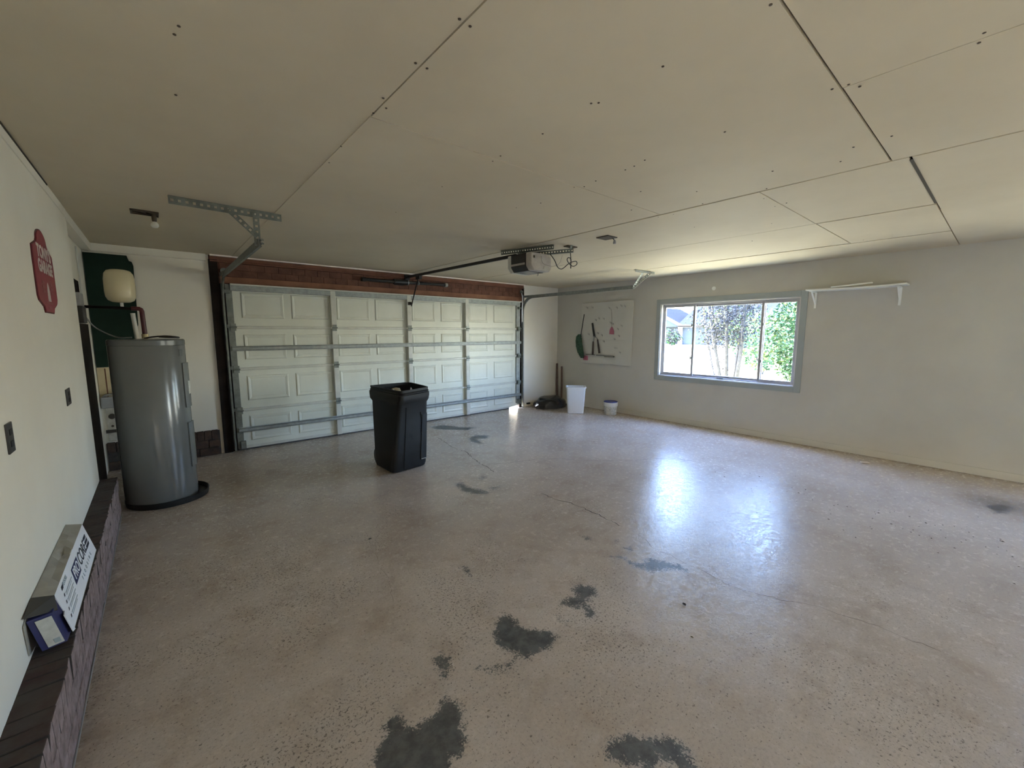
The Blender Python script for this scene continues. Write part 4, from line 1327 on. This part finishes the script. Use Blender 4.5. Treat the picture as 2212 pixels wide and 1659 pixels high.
# ------------------------------------------------------------------ corner things
def blob(name, c, rx, ry, h, m, amp, seed):
    mb = MB()
    nr, na = 14, 40
    rs = []
    for i in range(nr + 1):
        a = i / nr * PI / 2
        ring = []
        for k in range(na):
            b = 2 * PI * k / na
            d = Vector((math.cos(b) * math.cos(a), math.sin(b) * math.cos(a), math.sin(a)))
            nz = mnoise.noise(d * 2.2 + Vector((seed, 0, 0))) * amp + mnoise.noise(d * 6 + Vector((0, seed, 0))) * amp * 0.4
            s = 1 + nz
            sq = math.cos(a) ** 0.6 if i < nr else 0.001
            ring.append((c[0] + math.cos(b) * rx * sq * s, c[1] + math.sin(b) * ry * sq * s, c[2] + h * math.sin(a) ** 0.9 * (1 + nz * 0.6)))
        rs.append(ring)
    mb.rings(rs, True, True)
    return mb.build(name, m, smooth=True, loc=c)
tag(blob('plastic_bag', (5.42, -0.37, 0.002), 0.39, 0.27, 0.225, 'bag', 0.16, 3.1), 'low heap of black plastic bag on the floor in the corner', 'bag')
wbk = empty('waste_basket', (5.32, -1.17, 0), 'tall white plastic waste basket standing before the corner', 'waste basket')
ux, uy = Vector((0.68, -0.733, 0)), Vector((0.733, 0.68, 0))
cc = Vector((5.345, -1.13, 0))
def wq(wd, dp, z):
    return [tuple((cc + ux * a * wd / 2 + uy * b * dp / 2).to_2d()) for a, b in ((-1, -1), (1, -1), (1, 1), (-1, 1))]
rs = [rquad(wq(0.30, 0.21, 0), 0.003, 0.03), rquad(wq(0.33, 0.245, 0), 0.25, 0.035), rquad(wq(0.36, 0.28, 0), 0.500, 0.04)]
ins_ = [rquad(wq(0.345, 0.265, 0), 0.50, 0.036), rquad(wq(0.29, 0.2, 0), 0.012, 0.028)]
MB().rings(rs + ins_, True, True).build('body', 'plastwhite', wbk, smooth=True)
rim = [rquad(wq(0.36, 0.28, 0), 0.492, 0.04), rquad(wq(0.385, 0.30, 0), 0.494, 0.045), rquad(wq(0.385, 0.30, 0), 0.512, 0.045), rquad(wq(0.345, 0.265, 0), 0.514, 0.036), rquad(wq(0.345, 0.265, 0), 0.49, 0.036)]
MB().rings(rim, False, False).build('rim', 'plastwhite', wbk, smooth=True)

pl = empty('paint_pail', (5.735, -1.66, 0), 'small stained white pail with blue lid by the wall', 'pail')
MB().lathe((5.735, -1.66, 0.002), [(0.108, 0), (0.114, 0.004), (0.120, 0.155), (0.122, 0.16)], 36).build('body', 'pailwhite', pl, smooth=True)
MB().lathe((5.735, -1.66, 0), [(0.122, 0.160), (0.130, 0.164), (0.133, 0.222), (0.128, 0.236), (0.118, 0.236)], 36, cap0=False, cap1=False).build('collar', 'pailrim', pl, smooth=True)
MB().lathe((5.735, -1.66, 0), [(0.128, 0.234), (0.131, 0.246), (0.124, 0.250), (0.116, 0.240), (0.001, 0.240)], 36, cap0=True, cap1=False).build('lid', 'lidblue', pl, smooth=True)

tag(MB().tube([(5.935, -0.085, 0.002), (5.965, -0.045, 0.40), (5.98, -0.025, 0.86)], 0.021, 10, 0, [0.024, 0.022, 0.020]).build('wooden_stick', 'stick', smooth=True),
    'taller dark wooden stick leaning tight in the room corner', 'stick')
tag(MB().tube([(5.93, -0.21, 0.002), (5.96, -0.185, 0.4), (5.975, -0.165, 0.80)], 0.020, 10, 0, [0.022, 0.021, 0.019]).build('wooden_stick', 'stick', smooth=True),
    'shorter dark wooden stick leaning beside the corner stick', 'stick')
tag(MB().box(5.08, 5.16, -0.05, -0.012, 0.045, 0.075).build('door_sensor', 'blackmetal', bevel=0.004), 'small dark door sensor low on the wall beside the door track', 'sensor')

# ------------------------------------------------------------------ pegboard and tools
pg = empty('pegboard', (5.985, -1.31, 1.5), 'white pegboard hung on the wall beside the window', 'pegboard')
PY0, PY1, PZ0, PZ1 = -1.918, -0.712, 0.918, 2.124
MB().box(5.968, 5.976, PY0, PY1, 1.395, PZ1).build('board', 'peg', pg, bevel=0.002)
MB().box(5.968, 5.976, PY0, PY1, PZ0, 1.392).build('board', 'peg', pg, bevel=0.002)
mb = MB()
for a, b in ((PY0 + 0.01, PY0 + 0.05), (PY1 - 0.05, PY1 - 0.01)):
    MB().box(5.976, 5.999, a, b, PZ0 + 0.01, PZ1 - 0.01).build('batten', 'peg', pg)
mb = MB()
k = 0
for iy in range(46):
    for iz in range(46):
        yy, zz = PY0 + 0.03 + iy * 0.0254, PZ0 + 0.03 + iz * 0.0254
        if zz < PZ1 - 0.02 and yy < PY1 - 0.02:
            mb.add([(5.9676, yy - .0015, zz - .0015), (5.9676, yy + .0015, zz - .0015), (5.9676, yy + .0015, zz + .0015), (5.9676, yy - .0015, zz + .0015)], [(0, 1, 2, 3)])
hl = mb.build('peg_holes', 'socket', pg, recalc=False)
hl['kind'] = 'stuff'
HK = [(-0.86, 2.03), (-1.00, 2.03), (-1.41, 2.0), (-1.58, 2.0), (-1.68, 2.03), (-1.76, 2.02), (-1.09, 1.78), (-1.17, 1.81), (-1.28, 1.80), (-1.45, 1.72), (-1.50, 1.70), (-1.62, 1.60), (-1.70, 1.66), (-0.92, 1.50), (-1.15, 1.52), (-1.25, 1.48), (-1.55, 1.41), (-1.65, 1.47), (-1.30, 1.36), (-1.56, 1.24), (-1.60, 1.24), (-1.68, 1.16)]
hook_me = None
for y, z in HK:
    if hook_me is None:
        mb = MB()
        mb.tube([(5.968, y, z), (5.935, y, z), (5.928, y, z + 0.008), (5.927, y, z + 0.028)], 0.003, 6)
        mb.tube([(5.967, y, z - 0.02), (5.9655, y, z + 0.02)], 0.003, 6)
        o = mb.build('peg_hook', 'hook', pg)
        hook_me = (o.data, y, z)
    else:
        o = bpy.data.objects.new('peg_hook', hook_me[0])
        o.location = (Vector(ORIGIN[pg.name]) * 0) + Vector((0, y - hook_me[1], z - hook_me[2]))
        COL.objects.link(o)
        o.parent = pg
mb = MB()
mb.box(5.930, 5.968, -1.545, -1.33, 1.060, 1.064)
mb.box(5.930, 5.933, -1.545, -1.33, 1.060, 1.098)
for i in range(9):
    mb.box(5.930, 5.968, -1.545 + i * 0.0262, -1.541 + i * 0.0262, 1.060, 1.09)
mb.build('tool_rack', 'hook', pg)
mb = MB()
mb.box(5.945, 5.968, -1.31, -1.12, 1.075, 1.10)
mb.build('tool_rack', 'hook', pg)
MB().box(5.94, 5.968, -1.08, -0.86, 1.088, 1.098).build('tool_rack', 'shear', pg)

ds = empty('duster', (5.93, -0.73, 1.0), 'fluffy green duster with long dark handle hung on the pegboard', 'duster')
mb = MB()
mb.tube([(5.955, -0.785, 1.905), (5.945, -0.755, 1.70), (5.935, -0.722, 1.46)], 0.008, 8)
mb.build('handle', 'shear', ds, smooth=True)
def fluffy():
    mb = MB()
    pts = [(Vector((5.925, -0.695, 1.50)), 0.02), (Vector((5.915, -0.69, 1.45)), 0.05), (Vector((5.905, -0.70, 1.36)), 0.062), (Vector((5.90, -0.725, 1.25)), 0.066), (Vector((5.90, -0.755, 1.14)), 0.062), (Vector((5.905, -0.785, 1.06)), 0.045), (Vector((5.91, -0.80, 1.02)), 0.018)]
    rs = []
    for p, r in pts:
        rs.append([p + Vector((math.cos(2 * PI * k / 20) * min(r, 0.055) * 0.9, math.sin(2 * PI * k / 20) * r * 1.05, 0)) * (1 + 0.16 * rnd.uniform(-1, 1)) for k in range(20)])
    mb.rings(rs)
    for i in range(520):
        u = rnd.random() * (len(pts) - 1.001)
        j = int(u)
        p = pts[j][0].lerp(pts[j + 1][0], u - j)
        r = pts[j][1] + (pts[j + 1][1] - pts[j][1]) * (u - j)
        a = rnd.uniform(0, 2 * PI)
        d = Vector((math.cos(a) * 0.85, math.sin(a), rnd.uniform(-0.8, 0.1))).normalized()
        q = p + Vector((math.cos(a) * min(r, .055) * 0.85, math.sin(a) * r, 0))
        s = d.orthogonal().normalized() * 0.0035
        mb.add([q - s, q + s, q + d * rnd.uniform(0.012, 0.026)], [(0, 1, 2)])
    return mb
fluffy().build('fibre_head', 'duster', ds)
tag(MB().box(5.935, 5.963, -0.90, -0.80, 0.975, 1.065).build('dustpan_tag', 'pinkplastic', bevel=0.004), 'small pink red plastic piece below the green duster', 'plastic piece')

sh = empty('hedge_shears', (5.94, -1.06, 1.4), 'dark hedge shears with two wooden grips hung on the pegboard', 'shears')
mb = MB()
mb.bar((5.945, -1.005, 1.725), (5.945, -1.065, 1.44), 0.042, 0.006, (0, 1, 0))
mb.bar((5.938, -1.015, 1.70), (5.938, -1.085, 1.44), 0.034, 0.006, (0, 1, 0))
mb.build('blades', 'shear', sh, bevel=0.002)
MB().cyl((5.950, -1.07, 1.45), (5.930, -1.07, 1.45), 0.014, 12).build('pivot_bolt', 'galv', sh)
mb = MB()
mb.tube([(5.942, -1.06, 1.45), (5.942, -1.052, 1.38), (5.942, -1.042, 1.33)], 0.009, 8)
mb.tube([(5.942, -1.08, 1.45), (5.942, -1.14, 1.42), (5.942, -1.15, 1.37)], 0.009, 8)
mb.build('tangs', 'galv', sh, smooth=True)
MB().tube([(5.942, -1.043, 1.36), (5.942, -1.04, 1.25), (5.942, -1.035, 1.10)], 0.017, 10, 0, [0.014, 0.018, 0.020]).build('grip', 'shearwood', sh, smooth=True)
MB().tube([(5.942, -1.148, 1.40), (5.942, -1.17, 1.28), (5.942, -1.20, 1.13)], 0.017, 10, 0, [0.014, 0.018, 0.020]).build('grip', 'shearwood', sh, smooth=True)

fs = empty('fly_swatter', (5.945, -1.5, 1.5), 'red pink fly swatter hung by its thin wire on the pegboard', 'fly swatter')
MB().tube([(5.955, -1.44, 1.99), (5.95, -1.46, 1.93), (5.948, -1.475, 1.80), (5.948, -1.478, 1.645)], 0.003, 6).build('wire_handle', 'thinwire', fs)
MB().prism([(-1.478 + a, z) for a, z in ((-0.012, 1.645), (0.012, 1.645), (0.040, 1.60), (0.048, 1.56), (0.050, 1.505), (-0.055, 1.50), (-0.055, 1.56), (-0.040, 1.60))], 0, 5.944, 5.950).build('paddle', 'pinkplastic', fs)

# ------------------------------------------------------------------ wall shelf
sf = empty('wall_shelf', (5.9, -5.1, 2.08), 'white wall shelf on two brackets beyond the window', 'shelf')
mb = MB()
n = 12
rs = []
for i in range(n + 1):
    u = i / n
    yv = -4.635 + (-5.600 + 4.635) * u
    sag = -0.012 * math.sin(u * PI)
    rs.append([(5.772, yv, 2.082 + sag), (5.998, yv, 2.082 + sag), (5.998, yv, 2.100 + sag), (5.772, yv, 2.100 + sag)])
mb.rings(rs)
mb.build('shelf_board', 'shelf', sf)
for y in (-4.70, -5.53):
    mb = MB()
    mb.box(5.78, 5.998, y - 0.012, y + 0.012, 2.062, 2.0705)
    mb.box(5.988, 5.998, y - 0.012, y + 0.012, 1.86, 2.062)
    mb.bar((5.80, y, 2.060), (5.985, y, 1.915), 0.016, 0.008, (0, 1, 0))
    mb.build('bracket', 'shelf', sf)
tag(MB().obox((5.80, -5.10, 2.117), (0, -0.20, 0.011), (0.018, 0, 0), (0, 0.0005, 0.008)).build('loose_board', 'shelf', bevel=0.002), 'loose white strip of board lying tilted on the wall shelf', 'board')
tag(MB().lathe((0, 0, 0), [(0.030, 0), (0.030, 0.004), (0.024, 0.006), (0.001, 0.006)], 20, cap1=False).build('wall_disc', 'shelf'), 'small round white disc on the wall above the window', 'disc')
wd = bpy.data.objects['wall_disc']
wd.rotation_euler = (0, -PI / 2, 0)
wd.location = (XR, -3.35, 2.225)

# ------------------------------------------------------------------ window
win = empty('window_1', (XR, -3.5, 1.4))
structure(win, 'three light sliding window with sage grey casing')
CW = 0.075
mb = MB()
mb.box(5.984, XR, -4.613, WY0, 0.712, 2.107)
mb.build('casing', 'case', win, bevel=0.003)
MB().box(5.984, XR, WY1, -2.387, 0.712, 2.107).build('casing', 'case', win, bevel=0.003)
MB().box(5.984, XR, WY0, WY1, WZ1, 2.107).build('casing', 'case', win, bevel=0.003)
MB().box(5.984, XR, WY0, WY1, 0.712, WZ0).build('casing', 'case', win, bevel=0.003)
mb = MB()
mb.box(5.995, 6.13, WY0, WY0 + 0.014, WZ0, WZ1)
mb.box(5.995, 6.13, WY1 - 0.014, WY1, WZ0, WZ1)
mb.box(5.995, 6.13, WY0, WY1, WZ0, WZ0 + 0.010)
mb.box(5.995, 6.13, WY0, WY1, WZ1 - 0.012, WZ1)
mb.build('jamb_liner', 'reveal', win)
fy0, fy1, fz0, fz1 = WY0 + 0.014, WY1 - 0.014, WZ0 + 0.010, WZ1 - 0.012
mb = MB()
for (x0, x1, w) in ((6.045, 6.115, 0.020),):
    mb.box(x0, x1, fy0, fy0 + w, fz0, fz1)
    mb.box(x0, x1, fy1 - w, fy1, fz0, fz1)
    mb.box(x0, x1, fy0 + w, fy1 - w, fz0, fz0 + w)
    mb.box(x0, x1, fy0 + w, fy1 - w, fz1 - w, fz1)
    mb.box(x0 - 0.010, x0, fy0, fy1, fz0, fz0 + 0.008)
mb.build('frame', 'alu', win, bevel=0.002)
def sash(y0, y1, x0, name='sash'):
    mb = MB()
    w, d = 0.036, 0.024
    a, b = fz0 + 0.016, fz1 - 0.016
    mb.box(x0, x0 + d, y0, y0 + w, a, b)
    mb.box(x0, x0 + d, y1 - w, y1, a, b)
    mb.box(x0, x0 + d, y0 + w, y1 - w, a, a + w)
    mb.box(x0, x0 + d, y0 + w, y1 - w, b - w, b)
    s = mb.build(name, 'alu', win, bevel=0.003)
    MB().box(x0 + 0.010, x0 + 0.014, y0 + w * 0.8, y1 - w * 0.8, a + w * 0.8, b - w * 0.8).build('pane', 'glass', s)
    return s
sash(-3.048, fy1 - 0.012, 6.055)
sash(-4.080, -3.005, 6.083)
sash(fy0 + 0.012, -4.035, 6.055)
for y in (-3.005, -4.072):
    for z in (1.12, 1.66):
        mb = MB()
        mb.box(6.036, 6.056, y - 0.012, y + 0.008, z - 0.022, z + 0.022)
        mb.build('latch', 'galvd', win, bevel=0.004)
MB().box(6.03, 6.046, -3.56, -3.46, fz0 + 0.008, fz0 + 0.026).build('latch', 'galvd', win, bevel=0.003)

w2 = empty('fill_window', (XR, (VY0 + VY1) / 2, 1.4))  # added to bring in fill daylight; no such window is seen
structure(w2, 'added unseen window behind the viewer for fill daylight')
for y0_, y1_, z0_, z1_ in ((VY0 - 0.08, VY0, 0.712, 2.107), (VY1, VY1 + 0.08, 0.712, 2.107), (VY0, VY1, WZ1, 2.107), (VY0, VY1, 0.712, WZ0)):
    MB().box(5.984, XR, y0_, y1_, z0_, z1_).build('casing', 'case', w2, bevel=0.003)
mb = MB()
mb.box(6.05, 6.1, VY0, VY0 + 0.03, WZ0, WZ1)
mb.box(6.05, 6.1, VY1 - 0.03, VY1, WZ0, WZ1)
mb.box(6.05, 6.1, VY0 + 0.03, VY1 - 0.03, WZ0, WZ0 + 0.03)
mb.box(6.05, 6.1, VY0 + 0.03, VY1 - 0.03, WZ1 - 0.03, WZ1)
fr2 = mb.build('frame', 'alu', w2)
MB().box(6.07, 6.074, VY0 + 0.02, VY1 - 0.02, WZ0 + 0.02, WZ1 - 0.02).build('pane', 'glass', fr2)

# ------------------------------------------------------------------ litter on the floor
DEB = [(5.003,-2.933),(4.973,-3.101),(5.195,-3.057),(5.264,-3.309),(1.256,-5.493),(3.932,-2.715),(3.206,-3.935),(3.91,-4.432),(3.834,-4.563),(4.054,-4.594),(4.172,-4.693),(4.12,-4.805),(3.868,-5.141),(3.913,-5.226),(4.063,-5.243),(3.816,-5.363),(3.437,-5.572),(3.867,-5.543),(3.868,-5.61),(3.739,-5.805),(3.919,-5.816),(3.722,-5.924),(3.685,-5.998),(3.651,-6.049),(3.96,-6.104),(3.96,-6.157),(3.881,-6.195),(3.638,-6.163),(3.564,-6.288),(3.995,-6.341),(3.974,-6.512),(3.699,-6.557),(3.542,-6.583),(3.217,-5.789)]
for i in range(110):
    u = rnd.random()
    DEB.append((rnd.gauss(3.95, 0.3) - 0.1 * u, -4.3 - 2.3 * u))
for i in range(70):
    DEB.append((rnd.uniform(3.2, 5.8), rnd.uniform(-2.6, -0.5)))
DEB = [p for p in DEB if math.hypot(p[0] - 5.735, p[1] + 1.66) > 0.2 and math.hypot((p[0] - 5.42) / 0.55, (p[1] + 0.37) / 0.4) > 1 and math.hypot(p[0] - 5.345, p[1] + 1.13) > 0.28]
mb = MB()
for i, (x, y) in enumerate(DEB):
    s = rnd.uniform(0.006, 0.012) if i < 34 else rnd.uniform(0.003, 0.008)
    a = rnd.uniform(0, PI)
    c, d = math.cos(a) * s, math.sin(a) * s
    h = s * 0.55
    mb.add([(x - c, y - d, 0.0008), (x + d * 0.6, y - c * 0.6, 0.0008), (x + c, y + d, 0.0008), (x - d * 0.6, y + c * 0.6, 0.0008), (x, y, h)],
           [(0, 1, 4), (1, 2, 4), (2, 3, 4), (3, 0, 4), (3, 2, 1, 0)])
fd = tag(mb.build('floor_debris', 'debris'), 'scattered dark crumbs and leaf bits on the sunlit floor', 'debris')
fd['kind'] = 'stuff'
def curl_leaf(name, x, y, s, m, lab, rot):
    mb = MB()
    n = 6
    rs = []
    for i in range(n + 1):
        u = i / n - 0.5
        w = s * 0.32 * math.cos(u * PI) + 0.0008
        cx, cy_ = math.cos(rot) * u * s, math.sin(rot) * u * s
        ox, oy = -math.sin(rot) * w, math.cos(rot) * w
        zc = 0.0012 + s * 0.5 * (u * u)
        rs.append([(x + cx - ox, y + cy_ - oy, zc + w * 0.5), (x + cx, y + cy_, zc), (x + cx + ox, y + cy_ + oy, zc + w * 0.5), (x + cx, y + cy_, zc + 0.0015)])
    mb.rings(rs)
    return tag(mb.build(name, m), lab, 'leaf')
curl_leaf('dead_leaf', 1.467, -5.342, 0.030, 'debris', 'small curled dark leaf on the floor near the window glare', 0.9)
curl_leaf('dead_leaf', 0.389, -3.434, 0.028, 'debris', 'tiny brown leaf on the floor in front of the black bin', 0.3)
curl_leaf('dead_leaf', 0.226, -4.86, 0.024, 'scrap', 'tiny pale leaf scrap beside the nearest grey floor patch', 1.2)
tag(MB().obox((5.583, -5.438, 0.012), (0.028, -0.03, 0), (0.016, 0.014, 0.002), (0, 0, 0.008)).build('plaster_crumb', 'scrap', bevel=0.004), 'pale pinkish plaster crumb on the floor along the right wall', 'crumb')

# ------------------------------------------------------------------ garden and street seen through the window
def leaves(mb, pts, size, mi=lambda: 0, droop=0.3):
    for p in pts:
        d = Vector((rnd.gauss(0, 1), rnd.gauss(0, 1), rnd.gauss(-droop, 0.7))).normalized()
        s = d.orthogonal().normalized()
        s.rotate(Matrix.Rotation(rnd.uniform(0, 2 * PI), 3, d))
        L = size * rnd.uniform(0.7, 1.3)
        w = L * 0.25
        up_ = d.cross(s) * L * 0.08
        m_ = p + d * L * 0.5
        mb.add([p, m_ + s * w + up_, p + d * L, m_ - s * w + up_], [(0, 1, 2), (0, 2, 3)], mi())

def shrub(name, c, rx, ry, h, nleaf, size, mats, lab, zb=0.15, yel=0.12):
    root = empty(name, (c[0], c[1], -0.12), lab, 'shrub')
    mb = MB()
    for k in range(6):
        a = 2 * PI * k / 6 + 0.3
        mb.tube([(c[0] + 0.05 * math.cos(a), c[1] + 0.05 * math.sin(a), -0.14), (c[0] + rx * 0.25 * math.cos(a), c[1] + ry * 0.25 * math.sin(a), h * 0.45), (c[0] + rx * 0.5 * math.cos(a), c[1] + ry * 0.5 * math.sin(a), h * 0.8)], 0.02, 6, 0, [0.03, 0.02, 0.008])
    mb.build('stem', 'bark', root)
    pts = []
    while len(pts) < nleaf:
        v = Vector((rnd.gauss(0, 1), rnd.gauss(0, 1), rnd.gauss(0, 1))).normalized() * (rnd.random() ** 0.33)
        z = (v.z + 1) / 2
        taper = 0.45 + 0.55 * min(1, z * 2.2)
        q = Vector((c[0] + v.x * rx * taper, c[1] + v.y * ry * taper, -0.12 + zb + z * (h - zb)))
        if mnoise.noise(q * 2.3) > -0.42:
            pts.append(q)
    mb = MB()
    leaves(mb, pts, size, lambda: 1 if rnd.random() < yel else 0)
    f = mb.build('foliage', mats, root, recalc=False)
    f['kind'] = 'stuff'
    return root
shrub('garden_shrub', (8.75, -4.15, 0), 0.95, 0.88, 2.75, 10500, 0.085, ['leafg', 'leafy'], 'dense green leafy shrub close outside the last window light')
shrub('garden_shrub', (17.5, -0.2, 0), 1.6, 1.5, 2.6, 2600, 0.16, ['leafg', 'leafy'], 'green shrub farther off behind the bare stemmed tree', yel=0.2)
shrub('garden_shrub', (46.4, 19.6, 0), 1.15, 1.15, 2.0, 700, 0.35, ['leafb', 'leafg'], 'dark round shrub beside the porch of the far house', yel=0.3)

tree = empty('garden_tree', (9.0, -2.4, -0.12), 'many stemmed tree with thin brownish leaves outside the middle window light', 'tree')
base = Vector((9.0, -2.42, -0.14))
tips = []
stem_list = [(-0.10, 0.10, 0.045), (0.0, 0.20, 0.04), (0.1, 0.05, 0.05), (0.05, -0.12, 0.06), (-0.05, -0.2, 0.045), (0.12, 0.3, 0.035), (-0.12, -0.02, 0.04)]
for i, (dx, dy, r) in enumerate(stem_list):
    pts = [base + Vector((dx * 0.6, dy * 0.6, 0))]
    d = Vector((dx * 1.0, dy * 1.0 + 0.02, 1)).normalized()
    for k in range(1, 9):
        d = (d + Vector((rnd.gauss(0, 0.04), rnd.gauss(0, 0.035), 0.01))).normalized()
        pts.append(pts[-1] + d * 0.36)
    rad = [1.25 * r * (1 - 0.085 * k) for k in range(9)]
    MB().tube(pts, r, 8, 0, rad).build('trunk', 'bark', tree, smooth=True)
    for k in range(4, 9):
        for b in range(2):
            e = (d + Vector((rnd.gauss(0, 0.9), rnd.gauss(0, 0.9), rnd.uniform(0.1, 0.8)))).normalized()
            q = [pts[k], pts[k] + e * 0.3, pts[k] + e * 0.55 + Vector((0, 0, 0.06))]
            tips.append(q)
mb = MB()
for q in tips:
    mb.tube(q, 0.008, 5, 0, [0.012, 0.008, 0.004])
tw = mb.build('twigs', 'bark', tree)
tw['kind'] = 'stuff'
pts = []
for q in tips:
    for k in range(120):
        t_ = rnd.random()
        p = q[0].lerp(q[2], t_) + Vector((rnd.gauss(0, 0.13), rnd.gauss(0, 0.15), rnd.gauss(0, 0.13)))
        if p.z > 1.15 and p.x > 7.9 and -3.12 < p.y < -1.72 - 0.25 * (p.x - 9):
            pts.append(p)
for i in range(170):
    pts.append(base + Vector((rnd.gauss(-0.05, 0.15), rnd.gauss(0.22, 0.13), rnd.uniform(0.3, 1.15))))
mb = MB()
leaves(mb, pts, 0.058, lambda: 1 if rnd.random() < 0.10 else 0)
f = mb.build('foliage', ['leafb', 'leafy'], tree, recalc=False)
f['kind'] = 'stuff'

# far house
hs = empty('house', (50, 18, -0.12), 'far pale house with gabled carport seen through the first window light', 'house')
MB().box(52, 60, 8.0, 21.3, -0.12, 2.25).build('wall', 'hwall', hs)
MB().box(54, 60, 21.9, 34, -0.12, 2.9).build('carport_wall', 'hwall', hs)  # same shade blue for the wall inside the carport
mb = MB()
mb.add([(51.2, 7.4, 2.2), (51.2, 21.7, 2.2), (56.5, 21.7, 4.9), (56.5, 7.4, 4.9), (61.5, 7.4, 2.2), (61.5, 21.7, 2.2),
        (51.2, 7.4, 2.35), (51.2, 21.7, 2.35), (56.5, 21.7, 5.05), (56.5, 7.4, 5.05), (61.5, 7.4, 2.35), (61.5, 21.7, 2.35)],
       [(6, 7, 8, 9), (9, 8, 11, 10), (0, 3, 2, 1), (3, 4, 5, 2), (0, 1, 7, 6), (4, 10, 11, 5), (0, 6, 9, 3), (3, 9, 10, 4), (1, 2, 8, 7), (2, 5, 11, 8)])
mb.build('roof', 'hroof', hs)
mb = MB()
mb.add([(51.4, 21.2, 2.25), (51.4, 26.0, 4.7), (51.4, 31.0, 2.25), (60, 21.2, 2.25), (60, 26, 4.7), (60, 31, 2.25),
        (51.4, 21.2, 2.45), (51.4, 26.0, 4.95), (51.4, 31.0, 2.45), (60, 21.2, 2.45), (60, 26, 4.95), (60, 31, 2.45)],
       [(0, 1, 7, 6), (1, 2, 8, 7), (6, 7, 10, 9), (7, 8, 11, 10), (0, 3, 4, 1), (1, 4, 5, 2), (3, 9, 10, 4), (4, 10, 11, 5), (0, 6, 9, 3), (2, 5, 11, 8)])
mb.build('carport_roof', 'hroof', hs)
mb = MB()
mb.bar((51.35, 21.2, 2.36), (51.35, 26.0, 4.83), 0.30, 0.10)
mb.bar((51.35, 31.0, 2.36), (51.35, 26.0, 4.83), 0.30, 0.10)
mb.build('rake_board', 'hwhite', hs)
mb = MB()
mb.add([(51.9, 21.4, 2.2), (51.9, 26.0, 4.5), (51.9, 30.8, 2.2), (51.98, 21.4, 2.2), (51.98, 26.0, 4.5), (51.98, 30.8, 2.2)], [(0, 1, 2), (5, 4, 3), (0, 3, 4, 1), (1, 4, 5, 2), (0, 2, 5, 3)])
mb.build('gable', 'hwall', hs)
MB().box(51.5, 51.9, 21.2, 21.6, -0.12, 2.3).build('porch_post', 'hwhite', hs)
MB().box(51.2, 51.35, 7.4, 21.5, 2.15, 2.4).build('fascia', 'hwhite', hs)

bc = empty('garden_bench', (19.8, 3.75, -0.12), 'slatted bench end standing on the far lawn past the window post', 'bench')
for k in range(5):
    MB().box(19.75, 19.79, 3.55, 3.95, 0.05 + 0.15 * k, 0.085 + 0.15 * k).build('slat', 'benchm', bc)
for y in (3.53, 3.95):
    MB().box(19.74, 19.80, y, y + 0.04, -0.12, 0.72).build('leg', 'benchm', bc)
MB().box(19.80, 20.25, 3.53, 3.99, 0.26, 0.30).build('seat', 'benchm', bc)
for y in (3.53, 3.95):
    MB().box(20.2, 20.25, y, y + 0.04, -0.12, 0.26).build('leg', 'benchm', bc)
tag(MB().obox((32.8, 12.0, -0.02), (0.45, -0.40, 0), (0.08, 0.09, 0), (0, 0, 0.10)).build('kerb_stone', 'kerb', bevel=0.02), 'dark kerb stone lying on the far lawn', 'kerb')

for nm, gp in (('door_track', 'garage door tracks'), ('light_fixture', 'ceiling light points'), ('backing_board', 'boards behind the water heater'),
               ('outlet_opening', 'uncovered outlet boxes on the cream wall'), ('wooden_stick', 'sticks in the corner'), ('dead_leaf', 'dead leaves on the floor'),
               ('paper_scrap', 'paper scraps in the bin'), ('garden_shrub', 'garden shrubs')):
    for o in list(SC.objects):
        if o.parent is None and o.name.split('.')[0] == nm:
            o['group'] = gp
